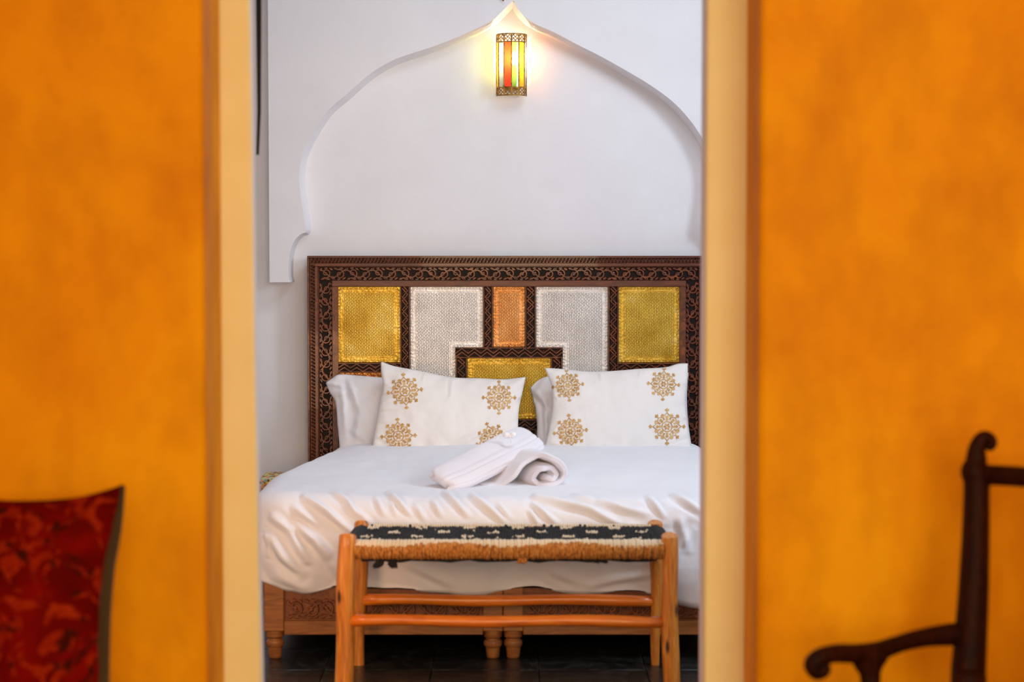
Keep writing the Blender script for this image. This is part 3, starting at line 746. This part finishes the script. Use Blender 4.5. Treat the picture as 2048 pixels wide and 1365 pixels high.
def motif(bvh, cx_, cy_, R, rot, parent, sq=1.0):
    b = MB()
    cpos = Vector((0, 0, CAMZ))
    def pt(r, a):
        x = cx_+R*r*math.cos(a+rot)*sq; y = cy_-R*r*math.sin(a+rot)
        d = (at(x, y, 9.7)-cpos).normalized(); h, nn, _, _ = bvh.ray_cast(cpos, d)
        if h is None: return None
        if nn.dot(d) > 0: nn = -nn
        return h+nn*.0022
    def poly(pts):
        q = [pt(math.hypot(*p), math.atan2(p[1], p[0])) for p in pts]
        if any(x is None for x in q): return
        c_ = sum(q, Vector())/len(q); ci = b.v(c_); ii = [b.v(x) for x in q]
        for k in range(len(ii)): b.f(ci, ii[k], ii[(k+1) % len(ii)])
    def rt(p, a): return (p[0]*math.cos(a)-p[1]*math.sin(a), p[0]*math.sin(a)+p[1]*math.cos(a))
    def leaf(r0, r1, wd, a, off=0, tilt=0):
        L = r1-r0; pts = []
        for k in range(8):
            u = [0, .25, .6, .9, 1, .9, .6, .25][k]; s = [0, .8, 1, .5, 0, -.5, -1, -.8][k]
            x, y = rt((L*u, s*wd), tilt); pts.append(rt((r0+x, off+y), a))
        poly(pts)
    def stroke(pts, wd, a):
        for k in range(len(pts)-1):
            (x0, y0), (x1, y1) = pts[k], pts[k+1]; L = math.hypot(x1-x0, y1-y0); nx, ny = -(y1-y0)/L*wd/2, (x1-x0)/L*wd/2
            m = max(1, int(L/.12))
            for i in range(m):
                u0, u1 = i/m, (i+1)/m
                poly([rt(p, a) for p in ((x0+(x1-x0)*u0+nx, y0+(y1-y0)*u0+ny), (x0+(x1-x0)*u1+nx, y0+(y1-y0)*u1+ny), (x0+(x1-x0)*u1-nx, y0+(y1-y0)*u1-ny), (x0+(x1-x0)*u0-nx, y0+(y1-y0)*u0-ny))])
    for k in range(6): leaf(.03, .2, .05, k*PI/3)
    stroke([(.27*math.cos(i*PI/12), .27*math.sin(i*PI/12)) for i in range(25)], .055, 0)
    for k in range(8):
        a = k*PI/4; big = k % 2 == 0
        leaf(.31, .45, .075, a); leaf(.43, .60 if big else .55, .085, a)
        tip = .76 if big else .66
        stroke([(.36, -.13), (.52, -.19), (tip, 0)], .045, a); stroke([(.36, .13), (.52, .19), (tip, 0)], .045, a)
        r = tip+.02
        stroke([(tip, 0), (tip+.08, 0)], .03, a)
        for tl, ln in ((0, .17), (.75, .15), (-.75, .15)): leaf(r+.05, r+.05+ln, .045, a, 0, tl)
        a2 = a+PI/8                           # small sprigs between the arms
        for tl, ln in ((0, .14), (.8, .13), (-.8, .13)): leaf(.60, .60+ln, .04, a2, 0, tl)
    if b.F: part('embroidered_motif', b, gold_thread, parent, smooth=180)

def make_pillow(name, label, cat, mat, motifs=(), **k):
    mb, c = pillow(name, label, mat=mat, **k)
    o = solo(name, mb, mat, label, cat, c, smooth=180)
    if motifs:
        bvh = BVHTree.FromPolygons([Vector(v) for v in mb.V], mb.F)
        for m in motifs: motif(bvh, *m, parent=o)
    return o
make_pillow('pillow', 'plain white pillow at left behind the left embroidered cushion, its corner pointing out', 'pillow', case_m,
    top=[(651, 766), (664, 757), (680, 749), (722, 752), (790, 757), (960, 765)], right_=[(960, 765), (958, 840), (960, 915)], bottom=[(680, 915), (820, 918), (960, 915)],
    left_=[(651, 766), (660, 786), (671, 806), (675, 850), (678, 880), (680, 915)], Yt=9.98, Yb=9.84, T=.06, seed=3.1, crease=.006, creases=[(698, 752, 724, 830, 9, .016), (724, 820, 712, 893, 9, .014), (684, 765, 694, 880, 6, .008), (655, 767, 690, 775, 4, .006), (700, 860, 745, 890, 6, .008)])
make_pillow('pillow', 'plain white pillow behind the right embroidered cushion, folded corner showing at its left', 'pillow', case_m,
    top=[(1060, 776), (1096, 753), (1180, 757), (1300, 750), (1377, 746)], right_=[(1377, 746), (1374, 800), (1377, 850), (1386, 912)], bottom=[(1080, 915), (1240, 918), (1386, 912)],
    left_=[(1060, 776), (1069, 812), (1074, 850), (1074, 885), (1080, 915)], Yt=9.98, Yb=9.86, T=.055, seed=8.3, crease=.007, creases=[(1064, 776, 1100, 822, 5, .014), (1090, 800, 1093, 893, 5, .016), (1078, 820, 1084, 890, 4, .008)])
make_pillow('cushion', 'white cushion with gold embroidered medallions at left, leaning askew on its peak', 'cushion', cushion_w,
    motifs=[(810, 783, 37, .1, ), (797, 873, 37, .05), (998, 796, 35, .0), (985, 879, 36, .35)],
    top=[(762, 723), (790, 733), (840, 742), (905, 755), (960, 757), (1010, 759), (1052, 754)], right_=[(1052, 754), (1045, 785), (1037, 830), (1036, 912)], bottom=[(742, 908), (880, 914), (1036, 912)],
    left_=[(762, 723), (762, 745), (766, 775), (758, 815), (752, 850), (742, 908)], Yt=9.86, Yb=9.68, T=.075, seed=5.2, crease=.005, creases=[(893, 902, 1034, 834, 6, .009), (905, 757, 902, 800, 4, .006), (757, 806, 792, 800, 3.5, .006), (756, 822, 795, 818, 3.5, .006), (758, 790, 785, 786, 3, .005), (752, 845, 780, 842, 4, .005), (1000, 760, 1005, 778, 3, .004), (850, 746, 846, 765, 3, .004), (750, 872, 772, 880, 4, .006), (1030, 800, 1044, 790, 4, .005)])
make_pillow('cushion', 'white cushion with gold embroidered medallions at right, standing square by the doorway edge', 'cushion', cushion_w,
    motifs=[(1136, 772, 33, .1), (1327, 769, 34, -.05), (1141, 864, 36, .1), (1334, 854, 37, .0)],
    top=[(1089, 736), (1120, 738), (1170, 743), (1215, 743), (1280, 738), (1330, 735), (1356, 728), (1376, 727)], right_=[(1376, 727), (1375, 760), (1371, 800), (1374, 840), (1383, 906)], bottom=[(1088, 906), (1180, 912), (1290, 913), (1383, 906)],
    left_=[(1089, 736), (1095, 752), (1103, 775), (1105, 815), (1098, 860), (1088, 906)], Yt=9.86, Yb=9.66, T=.075, seed=9.4, crease=.004, creases=[(1378, 884, 1335, 902, 4, .008), (1100, 868, 1122, 850, 4, .006), (1096, 885, 1130, 893, 4, .006), (1200, 744, 1203, 765, 4, .005), (1106, 790, 1116, 800, 3, .004), (1362, 840, 1374, 832, 3, .005), (1280, 741, 1278, 756, 3, .004)])

# ------------------------------------------------------------------ towels
def towel_folded():
    Yc = [8.46, 8.48, 8.53, 8.59, 8.66, 8.73, 8.77]
    path = [(880, 964), (893, 958), (925, 945), (965, 925), (1005, 905), (1040, 888), (1060, 878)]
    pts = [at(p[0], p[1], y) for p, y in zip(path, Yc)]
    pts = catmull(pts, 6); m = len(pts); mb = MB(); rings = []; NS = 96
    for k, p in enumerate(pts):
        t = (pts[min(k+1, m-1)]-pts[max(k-1, 0)]).normalized(); u = k/(m-1)
        a = Vector((0, 0, 1)); b_ = t.cross(a).normalized(); b_ = Vector((b_.x, b_.y, b_.z))
        # width axis runs towards the viewer and down to the right
        wx = (Vector((.62, -.75, -.45))); wx = (wx-t*wx.dot(t)).normalized(); hz = wx.cross(t); hz = -hz if hz.z < 0 else hz
        W_ = np.interp(u, [0, .03, .1, .3, .8, .97, 1], [.048, .060, .070, .080, .086, .080, .074]); H_ = np.interp(u, [0, .03, .1, .3, .97, 1], [.016, .026, .031, .035, .038, .032])
        ring = []
        for j in range(NS):
            q = 2*PI*j/NS; cs, sn = math.cos(q), math.sin(q); ex = .74
            x = W_*math.copysign(abs(cs)**ex, cs); z = H_*math.copysign(abs(sn)**ex, sn)
            # fold layers on the near edge: scalloped in z
            g = 0
            if cs > .2: g = -.006*(abs(math.sin((z/H_)*PI*1.5))**.5 < .45)*1.0*(cs-.2)
            lay = .005*(abs(math.cos(z/H_*PI*1.5))) if cs > .1 else 0
            nz = .0035*noise.noise(Vector((u*6, j*.12, 1.3)))
            end = .010*math.sin(z/H_*4)*(1-u)**3
            ring.append(mb.v(p+wx*(x+lay*cs+g+nz)+hz*(z+nz+.010*math.exp(-((x/W_-.25)/.05)**2)*(sn > 0)*0 - (.0065*(math.exp(-((x/W_-.18)/.045)**2)+math.exp(-((x/W_-.52)/.045)**2)) if sn > 0 else 0))+t*end))
        rings.append(ring)
    for k in range(m-1):
        for j in range(NS): mb.f(rings[k][j], rings[k][(j+1) % NS], rings[k+1][(j+1) % NS], rings[k+1][j])
    mb.f(*rings[0][::-1]); mb.f(*rings[-1])
    return mb
mb = towel_folded()
T1 = solo('towel', mb, towel_m, 'long folded white towel propped aslant over the rolled one on the bed', 'towel', tuple(at(930, 975, 8.5)), smooth=50)
def towel_roll():
    path = [(966, 976), (1000, 972), (1024, 956), (1046, 930), (1076, 913), (1106, 917), (1128, 937), (1127, 958), (1104, 969), (1078, 970), (1066, 958), (1080, 940), (1100, 937), (1112, 948), (1106, 958), (1090, 957)]
    mb = MB(); Y0 = 8.50
    pp = catmull([(a, b_, 0) for a, b_ in path], 6); n = len(pp); L = []
    for k, p in enumerate(pp):
        a = pp[max(k-1, 0)]; c = pp[min(k+1, n-1)]; d = (c-a).normalized(); nx, ny = -d.y, d.x
        th = 7.5*(1 if 2 < k < n-3 else .7); L.append([(p.x+nx*th*s, p.y+ny*th*s, k) for s in (-1, -.6, .6, 1)])
    NY = 9
    grid = []
    for q in range(NY):
        v = q/(NY-1); r_ = []
        for k in range(n):
            sec = []
            for m, (x, y, kk) in enumerate(L[k]):
                mid = pp[k]; e = .75 if q in (0, NY-1) else 1
                X_ = mid.x+(x-mid.x)*e; Y_ = mid.y+(y-mid.y)*e
                w_ = at(X_, Y_, Y0); w_ = w_+Vector((-.10*v, .26*v+.012*math.sin(k*.35)+.012*(0 if q else (abs(m-1.5) > 1)), .0))
                w_.z += .002*math.sin(k*.8+v*6); sec.append(mb.v(w_))
            r_.append(sec)
        grid.append(r_)
    for q in range(NY-1):
        for k in range(n-1):
            for s in (0, 3):
                a, b_, c, d = grid[q][k][s], grid[q][k+1][s], grid[q+1][k+1][s], grid[q+1][k][s]
                mb.f(*( (a, b_, c, d) if s == 0 else (d, c, b_, a)))
        for k, fl_ in ((0, 1), (n-1, 0)):
            a, b_, c, d = grid[q][k][0], grid[q][k][3], grid[q+1][k][3], grid[q+1][k][0]; mb.f(a, b_, c, d)
    for q in (0, NY-1):
        for k in range(n-1):
            for s in range(3): mb.f(grid[q][k][s], grid[q][k+1][s], grid[q][k+1][s+1], grid[q][k][s+1])
    return mb
T2 = solo('towel', towel_roll(), towel_m, 'loosely rolled white towel on the bed, its spiral end showing at right', 'towel', tuple(at(1080, 978, 8.5)), smooth=60)
# small white ribbon bow on the folded towel
b = MB(); c = at(1019, 874, 8.63)
for s in (-1, 1):
    b.tube(catmull([c, c+Vector((.014*s, -.004, .012)), c+Vector((.024*s, 0, .004)), c+Vector((.014*s, .002, -.006)), c], 4), [(.007, .0015)]*17, 6)
b.tube([c+Vector((0, -.003, .002)), c+Vector((.004, -.008, -.012)), c+Vector((.007, -.006, -.024))], [(.005, .0015)]*3, 6); b.ball(c, (.006, .006, .006), 8, 6)
solo('ribbon_bow', b, N('satin_white', .3, 0, srgb(250, 248, 250)).m, 'tiny white satin bow lying on top of the folded towel', 'bow', tuple(c))

# ------------------------------------------------------------------ bench at the foot of the bed
SF, SR = F/7.6, F/8.05
BN = thing('bench', 'rustic pine bench with black and cream woven seat at the foot of the bed', 'bench', (-.01, 7.82, 0))
def leg(top, bot, Y, zt, rt_, rb_, seed):
    b = MB(); n = 14; pts = []; rad = []
    for i in range(n+1):
        u = i/n; x = bot+(top-bot)*u + .0025*math.sin(u*7+seed); pts.append((x, Y+.002*math.sin(u*5+seed*2), zt*u))
        r = rb_+(rt_-rb_)*u; rad.append((r*(1+.03*math.sin(u*11+seed)), r*(1+.04*math.sin(u*9+seed*3))))
    pts.append((pts[-1][0], Y, zt+.004)); rad.append((rad[-1][0]*.86, rad[-1][1]*.86))
    b.tube(pts, rad, 8, up=(0, 1, 0), twist=PI/8)
    part('leg', b, honey, BN, smooth=50)
def xa(px, Y): return at(px, 1200, Y).x
leg(xa(695, 7.6), xa(686, 7.6), 7.60, .555, .033, .034, .3)
leg(xa(1338, 7.6), xa(1343, 7.6), 7.60, .553, .030, .032, 1.7)
leg(xa(724, 8.05), xa(717, 8.05), 8.05, .538, .029, .021, 2.9)
leg(xa(1311, 8.05), xa(1312, 8.05), 8.05, .538, .029, .016, 4.1)
def pole(p0, p1, r, m=honey_rail, nm='stretcher'):
    b = MB(); n = 16; p0 = Vector(p0); p1 = Vector(p1)
    b.tube([p0+(p1-p0)*(i/n)+Vector((0, 0, .003*math.sin(i*.7))) for i in range(n+1)], [r*(1+.06*math.sin(i*.9+r*100)) for i in range(n+1)], 10); return part(nm, b, m, BN, smooth=180)
pole((xa(700, 7.6), 7.6, 1.65-(1247-455)/SF), (xa(1334, 7.6), 7.6, 1.65-(1249-455)/SF), .021)
pole((xa(720, 8.05), 8.05, 1.65-(1205-455)/SR), (xa(1310, 8.05), 8.05, 1.65-(1206-455)/SR), .0215)
zs = .508; xL, xR = xa(700, 7.62), xa(1334, 7.62)
pole((xL, 7.61, zs), (xR, 7.61, zs), .022, nm='seat_rail'); pole((xL+.01, 8.045, zs), (xR-.01, 8.045, zs), .020, nm='seat_rail')
for (xf, xb) in ((xa(697, 7.6), xa(724, 8.05)), (xa(1336, 7.6), xa(1311, 8.05))):
    pole((xf, 7.6, zs), (xb, 8.05, zs), .018, honey, 'seat_rail')
# woven seat: knots
NC, NR = 118, 15
x0w, x1w = xa(712, 7.62), xa(1324, 7.62)
black = MB(); cream = MB(); under = MB()
under.box((x0w+.0, 7.60, .500), (x1w, 8.05, .521)); part('seat_base', under, black_yarn, BN)
def iscream(c, r):
    d = rng.rand()
    if r >= 14: return d < .93
    if r >= 12: return (c//5) % 4 == 0 and d < .95
    if r <= 0: return True
    if r in (1, 2): return (c//5) % 4 == 1 and d < .93
    if 4 <= r <= 9:
        ph = (c//5 + (0 if r < 7 else 2)) % 4
        return ph == 0 and r in (4, 5, 8, 9) and d < .85
    return d < .02
for c_ in range(NC):
    for r in range(NR):
        u = (r+.5)/NR; xl_ = x0w+.0; y = 7.612+u*.425
        sh = (1-u)
        x = (x0w+ (xa(738, 8.04)-x0w)*u)+ (c_+.5)/NC*((x1w+(xa(1300, 8.04)-x1w)*u)-(x0w+(xa(738, 8.04)-x0w)*u))
        z = .524+rng.uniform(-.0015, .003)+(.004 if r in (0, NR-1) else 0)
        (cream if iscream(c_, r) else black).ball((x+rng.uniform(-.001, .001), y+rng.uniform(-.003, .003), z), (.0056, .0165, .0095+rng.uniform(0, .002)), 6, 4)
# black side wraps
for c_ in range(26):
    y = 7.66+c_*.0135
    for sx in (-1, 1):
        xb_ = (xa(697, 7.6)+(xa(724, 8.05)-xa(697, 7.6))*(y-7.6)/.45) if sx < 0 else (xa(1336, 7.6)+(xa(1311, 8.05)-xa(1336, 7.6))*(y-7.6)/.45)
        black.tube([(xb_-sx*.03, y, .524), (xb_-sx*.004, y, .533), (xb_+sx*.018, y, .523), (xb_+sx*.024, y, .505), (xb_+sx*.014, y, .487)], .0075, 5)
part('black_weave', black, black_yarn, BN, kind='stuff', smooth=180); 
# cream and brown strands over the front rail
co_ = MB()
ns = 122
for i in range(ns):
    x = x0w-.004+(i+.5)/ns*(x1w-x0w+.008); r0 = .031+rng.uniform(-.001, .002)
    split = .98+.25*math.sin(i*.13)+rng.uniform(-.12, .15)
    def arcp(a): return (x+.0015*math.sin(i*2.1), 7.612-r0*math.sin(a), .5055+r0*math.cos(a))
    cream.tube([arcp(a) for a in np.linspace(-.5, split, 6)], .0054, 5)
    co_.tube([(arcp(a)[0]+rng.uniform(-.0012, .0012), arcp(a)[1], arcp(a)[2]) for a in np.linspace(split-.08, 3.0, 8)], .0058+rng.uniform(0, .0012), 5)
    for _ in range(3):                          # loose hairs
        a = rng.uniform(1.1, 2.6); q = Vector(arcp(a)); o_ = Vector((rng.uniform(-.006, .006), -math.sin(a)*.008, math.cos(a)*.008)); co_.tube([q, q+o_], [.0012, .0004], 3)
for i in range(ns):                            # back edge
    x = xa(738, 8.04)+(i+.5)/ns*(xa(1300, 8.04)-xa(738, 8.04))
    cream.tube([(x, 8.045+.029*math.sin(a), .504+.029*math.cos(a)) for a in np.linspace(-.4, 2.2, 6)], .005, 5)
part('cream_weave', cream, cream_yarn, BN, kind='stuff', smooth=180)
# thick loose clump
for k in range(22):
    q = Vector((xa(1045, 7.6)+rng.uniform(-.016, .016), 7.592, .478)); co_.tube([q, q+Vector((rng.uniform(-.006, .006), -.004, -.012)), q+Vector((rng.uniform(-.01, .01), -.002, -.020+rng.uniform(-.004, .006)))], [.004, .003, .001], 4)
part('fibre_wrap', co_, coir, BN, kind='stuff', smooth=180)
fr = MB()
fr.tube([(x0w+.02+(x1w-x0w-.04)*i/30, 7.625, .470+.003*math.sin(i*1.3)) for i in range(31)], [.011+.002*math.sin(i*2.2) for i in range(31)], 8)
fr.tube([(x0w+.03+(x1w-x0w-.06)*i/30, 7.66, .472+.003*math.sin(i*1.7)) for i in range(31)], [.012]*31, 8)
for (px_, n_) in ((762, 26), (784, 34), (1190, 5), (1208, 8)):
    for k in range(n_):
        q = Vector((xa(px_, 7.61)+rng.uniform(-.010, .010), 7.612, .466)); s_ = .030 if px_ < 800 else .012
        dx_ = (-.018 if px_ == 762 else .006)
        fr.tube([q, q+Vector((dx_*.5+rng.uniform(-.008, .008), -.004, -s_*.5)), q+Vector((dx_+rng.uniform(-.010, .010), 0, -s_*rng.uniform(.7, 1.05)))], [.0045, .0035, .001], 4)
part('black_fringe', fr, black_yarn, BN, kind='stuff')

# ------------------------------------------------------------------ patchwork stool by the bed
ST_ = thing('stool', 'low stool with a multicoloured patchwork cover between bed and white wall at far left', 'stool', (-1.06, 9.68, 0))
b = MB(); b.box((-1.13, 9.56, .44), (-.97, 9.80, .535)); part('cover', b, patch, ST_, bevel=.018, seg=4)
b = MB(); b.box((-1.12, 9.57, .40), (-.98, 9.79, .44)); part('seat_frame', b, dark_wood, ST_)
for x in (-1.11, -.99):
    for y in (9.585, 9.775):
        b = MB(); b.tube([(x, y, 0), (x, y, .40)], [.010, .013], 8); part('leg', b, dark_wood, ST_)

# unidentified dark sliver just inside the doorway, high on the left
b = MB(); Yd = 7.3; n = 26; R = []
xo = at(505, 100, Yd).x-.05
for k in range(n+1):
    v = k/n; py = -260+v*570; tipx = at(np.interp(v, [0, .35, .6, .85, 1], [523, 521.5, 521, 520, 516]), py, Yd)
    R.append([b.v((tipx.x-.022*(1-.88*v)+.022*(1-.88*v)*j/8, Yd+.003*math.sin(j*2.2+v*3)*(1 if 0 < j < 8 else 0), tipx.z)) for j in range(9)])
for k in range(n):
    for j in range(8): b.f(R[k][j], R[k][j+1], R[k+1][j+1], R[k+1][j])
d_ = solo('dark_sliver', b, sliver_m, 'thin black strap beside the white wall at the doorway edge, upper left', 'sliver', (xo, Yd, at(505, 350, Yd).z), smooth=180)
sm = d_.modifiers.new('s', 'SOLIDIFY'); sm.thickness = .004

# ------------------------------------------------------------------ lounge: red cushion on a low seat
b = MB(); b.box((-2.5, 4.95, .0), (-.96, 5.75, .42)); solo('sofa_base', b, ochre, 'low plastered ochre seat carrying the red cushion at lower left', 'seat', (-1.7, 5.4, 0), bevel=.03, seg=3)
mb, c = pillow('c', '', top=[(-190, 968), (-120, 990), (0, 1001), (90, 1001), (160, 994), (215, 980), (246, 969)], right_=[(246, 969), (241, 1000), (232, 1050), (216, 1130), (206, 1240), (203, 1400)],
    bottom=[(-160, 1406), (0, 1416), (203, 1400)], left_=[(-190, 968), (-170, 1150), (-160, 1406)], Yt=5.50, Yb=5.33, T=.075, mat=[kilim, olive], seed=2.2, crease=.004)
o = solo('cushion', mb, [kilim, olive], 'dark red brocade cushion leaning on the ochre wall at lower left', 'cushion', c, smooth=180)
# olive edge strip along the right side
b = MB(); pts = [at(px_, py, Y) for px_, py, Y in ((246, 972, 5.50), (241, 1005, 5.485), (233, 1055, 5.462), (218, 1135, 5.43), (209, 1245, 5.38), (206, 1400, 5.335))]
b.tube(catmull(pts, 6), [(.006+.010*min(1, i/15)) for i in range(31)], 8); part('piping', b, olive, o, label='dark olive edging')

# ------------------------------------------------------------------ lounge: dark carved armchair
CH = thing('armchair', 'dark carved wooden armchair with scrolled posts and arms at lower right', 'chair', (1.2, 5.25, 0))
Wd = Vector((.36, -.47, 0))                  # from the visible back post to the hidden one
def c3(l): return [at(*p) for p in l]
def post(off):
    b = MB(); pts = c3([(1932, 1500, 5.36), (1934, 1400, 5.375), (1937, 1340, 5.39), (1946, 1200, 5.41), (1951, 1080, 5.43), (1953, 990, 5.445), (1953, 960, 5.45), (1948, 943, 5.45), (1952, 925, 5.455), (1953, 905, 5.455), (1957, 888, 5.455), (1966, 876, 5.455), (1978, 876, 5.455), (1984, 886, 5.455), (1980, 895, 5.455), (1973, 893, 5.455)])
    r = [36, 36, 35, 31, 28, 26, 27, 27, 22, 19, 16, 14, 12, 11, 9, 6]
    pts[0].z = 0; pts[0].x -= .03; pts[0].y -= -.05
    pts = [p+off for p in pts]; rr = [q/790 for q in r]
    P_ = catmull(pts, 5); R2 = np.interp(np.arange(len(P_)), np.arange(len(pts))*5, rr)
    b.tube(P_, [(x, x*1.0) for x in R2], 10, up=(0, 1, 0)); return b
o = part('back_post', post(Vector()), chair_wood, CH, smooth=180); part('back_post', post(Wd), chair_wood, CH, smooth=180)
b = MB(); p0 = at(1962, 950, 5.45); p1 = p0+Wd
P_ = catmull([p0, p0+Vector((.05, -.06, .004)), p0+Vector((.11, -.14, .010)), p0+Wd*.5+Vector((0, 0, .03)), p1-Vector((.11, -.14, -.010)), p1-Vector((.05, -.06, -.004)), p1], 5)
b.tube(P_, [(.026, .02)]*len(P_), 10, up=(0, 0, 1)); part('top_rail', b, chair_wood, CH, smooth=180)
b = MB(); m0 = p0+Wd*.5
for zz_ in (.50, .60):
    pass
sp = []
for k in range(14):
    v = k/13; z = .47+v*(m0.z-.48-.02+.0); ww = .05+.035*math.sin(v*PI*2)**2
    sp.append((m0+Vector((0, 0, z-m0.z)), ww))
R = []
wn = Wd.normalized(); nn = Vector((wn.y, -wn.x, 0))
for p, ww in sp: R.append([b.v(p+wn*ww+nn*.008), b.v(p-wn*ww+nn*.008), b.v(p-wn*ww-nn*.008), b.v(p+wn*ww-nn*.008)])
for k in range(13):
    for j in range(4): b.f(R[k][j], R[k][(j+1) % 4], R[k+1][(j+1) % 4], R[k+1][j])
b.f(*R[0]); b.f(*R[-1][::-1]); part('back_splat', b, chair_wood, CH)
def arm(off):
    b = MB(); pts = c3([(1935, 1270, 5.41), (1900, 1270, 5.40), (1850, 1276, 5.37), (1800, 1288, 5.33), (1755, 1303, 5.29), (1710, 1308, 5.25), (1670, 1308, 5.215), (1640, 1316, 5.195), (1625, 1330, 5.19), (1634, 1346, 5.19), (1650, 1342, 5.19), (1652, 1330, 5.19)])
    r = [24, 24, 20, 18, 20, 20, 19, 19, 18, 16, 12, 8]; pts = [p+off for p in pts]; P_ = catmull(pts, 5)
    R2 = np.interp(np.arange(len(P_)), np.arange(len(pts))*5, [q/815 for q in r]); b.tube(P_, list(R2), 12, up=(0, 0, 1)); return b
def armpost(off):
    b = MB(); pts = c3([(1738, 1306, 5.27), (1738, 1330, 5.27), (1740, 1350, 5.27), (1742, 1390, 5.27), (1744, 1440, 5.27), (1744, 1475, 5.27)]); r = [48, 33, 22, 20, 24, 26]
    pts[-1].z = .42
    pts = [p+off for p in pts]; P_ = catmull(pts, 5); R2 = np.interp(np.arange(len(P_)), np.arange(len(pts))*5, [q/815 for q in r]); b.tube(P_, [(x*.5, x) for x in R2], 10, up=(0, 1, 0)); return b
for off in (Vector(), Wd):
    a_ = part('armrest', arm(off), chair_wood, CH, smooth=180); part('arm_support', armpost(off), chair_wood, CH, smooth=180)
bp = at(1744, 1475, 5.27); q0 = Vector((bp.x-.02, bp.y-.015, 0)); q1 = q0+Wd; q3 = Vector((pts[0].x if False else at(1932, 1450, 5.36).x, 5.39, 0)); q2 = q3+Wd
b = MB(); top = [Vector((p.x, p.y, .415)) for p in (q0, q1, q2, q3)]; bot = [Vector((p.x, p.y, .35)) for p in (q0, q1, q2, q3)]
ii = [b.v(p) for p in bot+top]
for q in ((0, 1, 2, 3), (7, 6, 5, 4), (0, 4, 5, 1), (1, 5, 6, 2), (2, 6, 7, 3), (3, 7, 4, 0)): b.f(*[ii[k] for k in q])
part('seat', b, chair_wood, CH, bevel=.01)
for p in (q0, q1): 
    b = MB(); b.tube([Vector((p.x, p.y, 0)), Vector((p.x, p.y, .2)), Vector((p.x, p.y, .40))], [.020, .024, .030], 10); part('leg', b, chair_wood, CH)
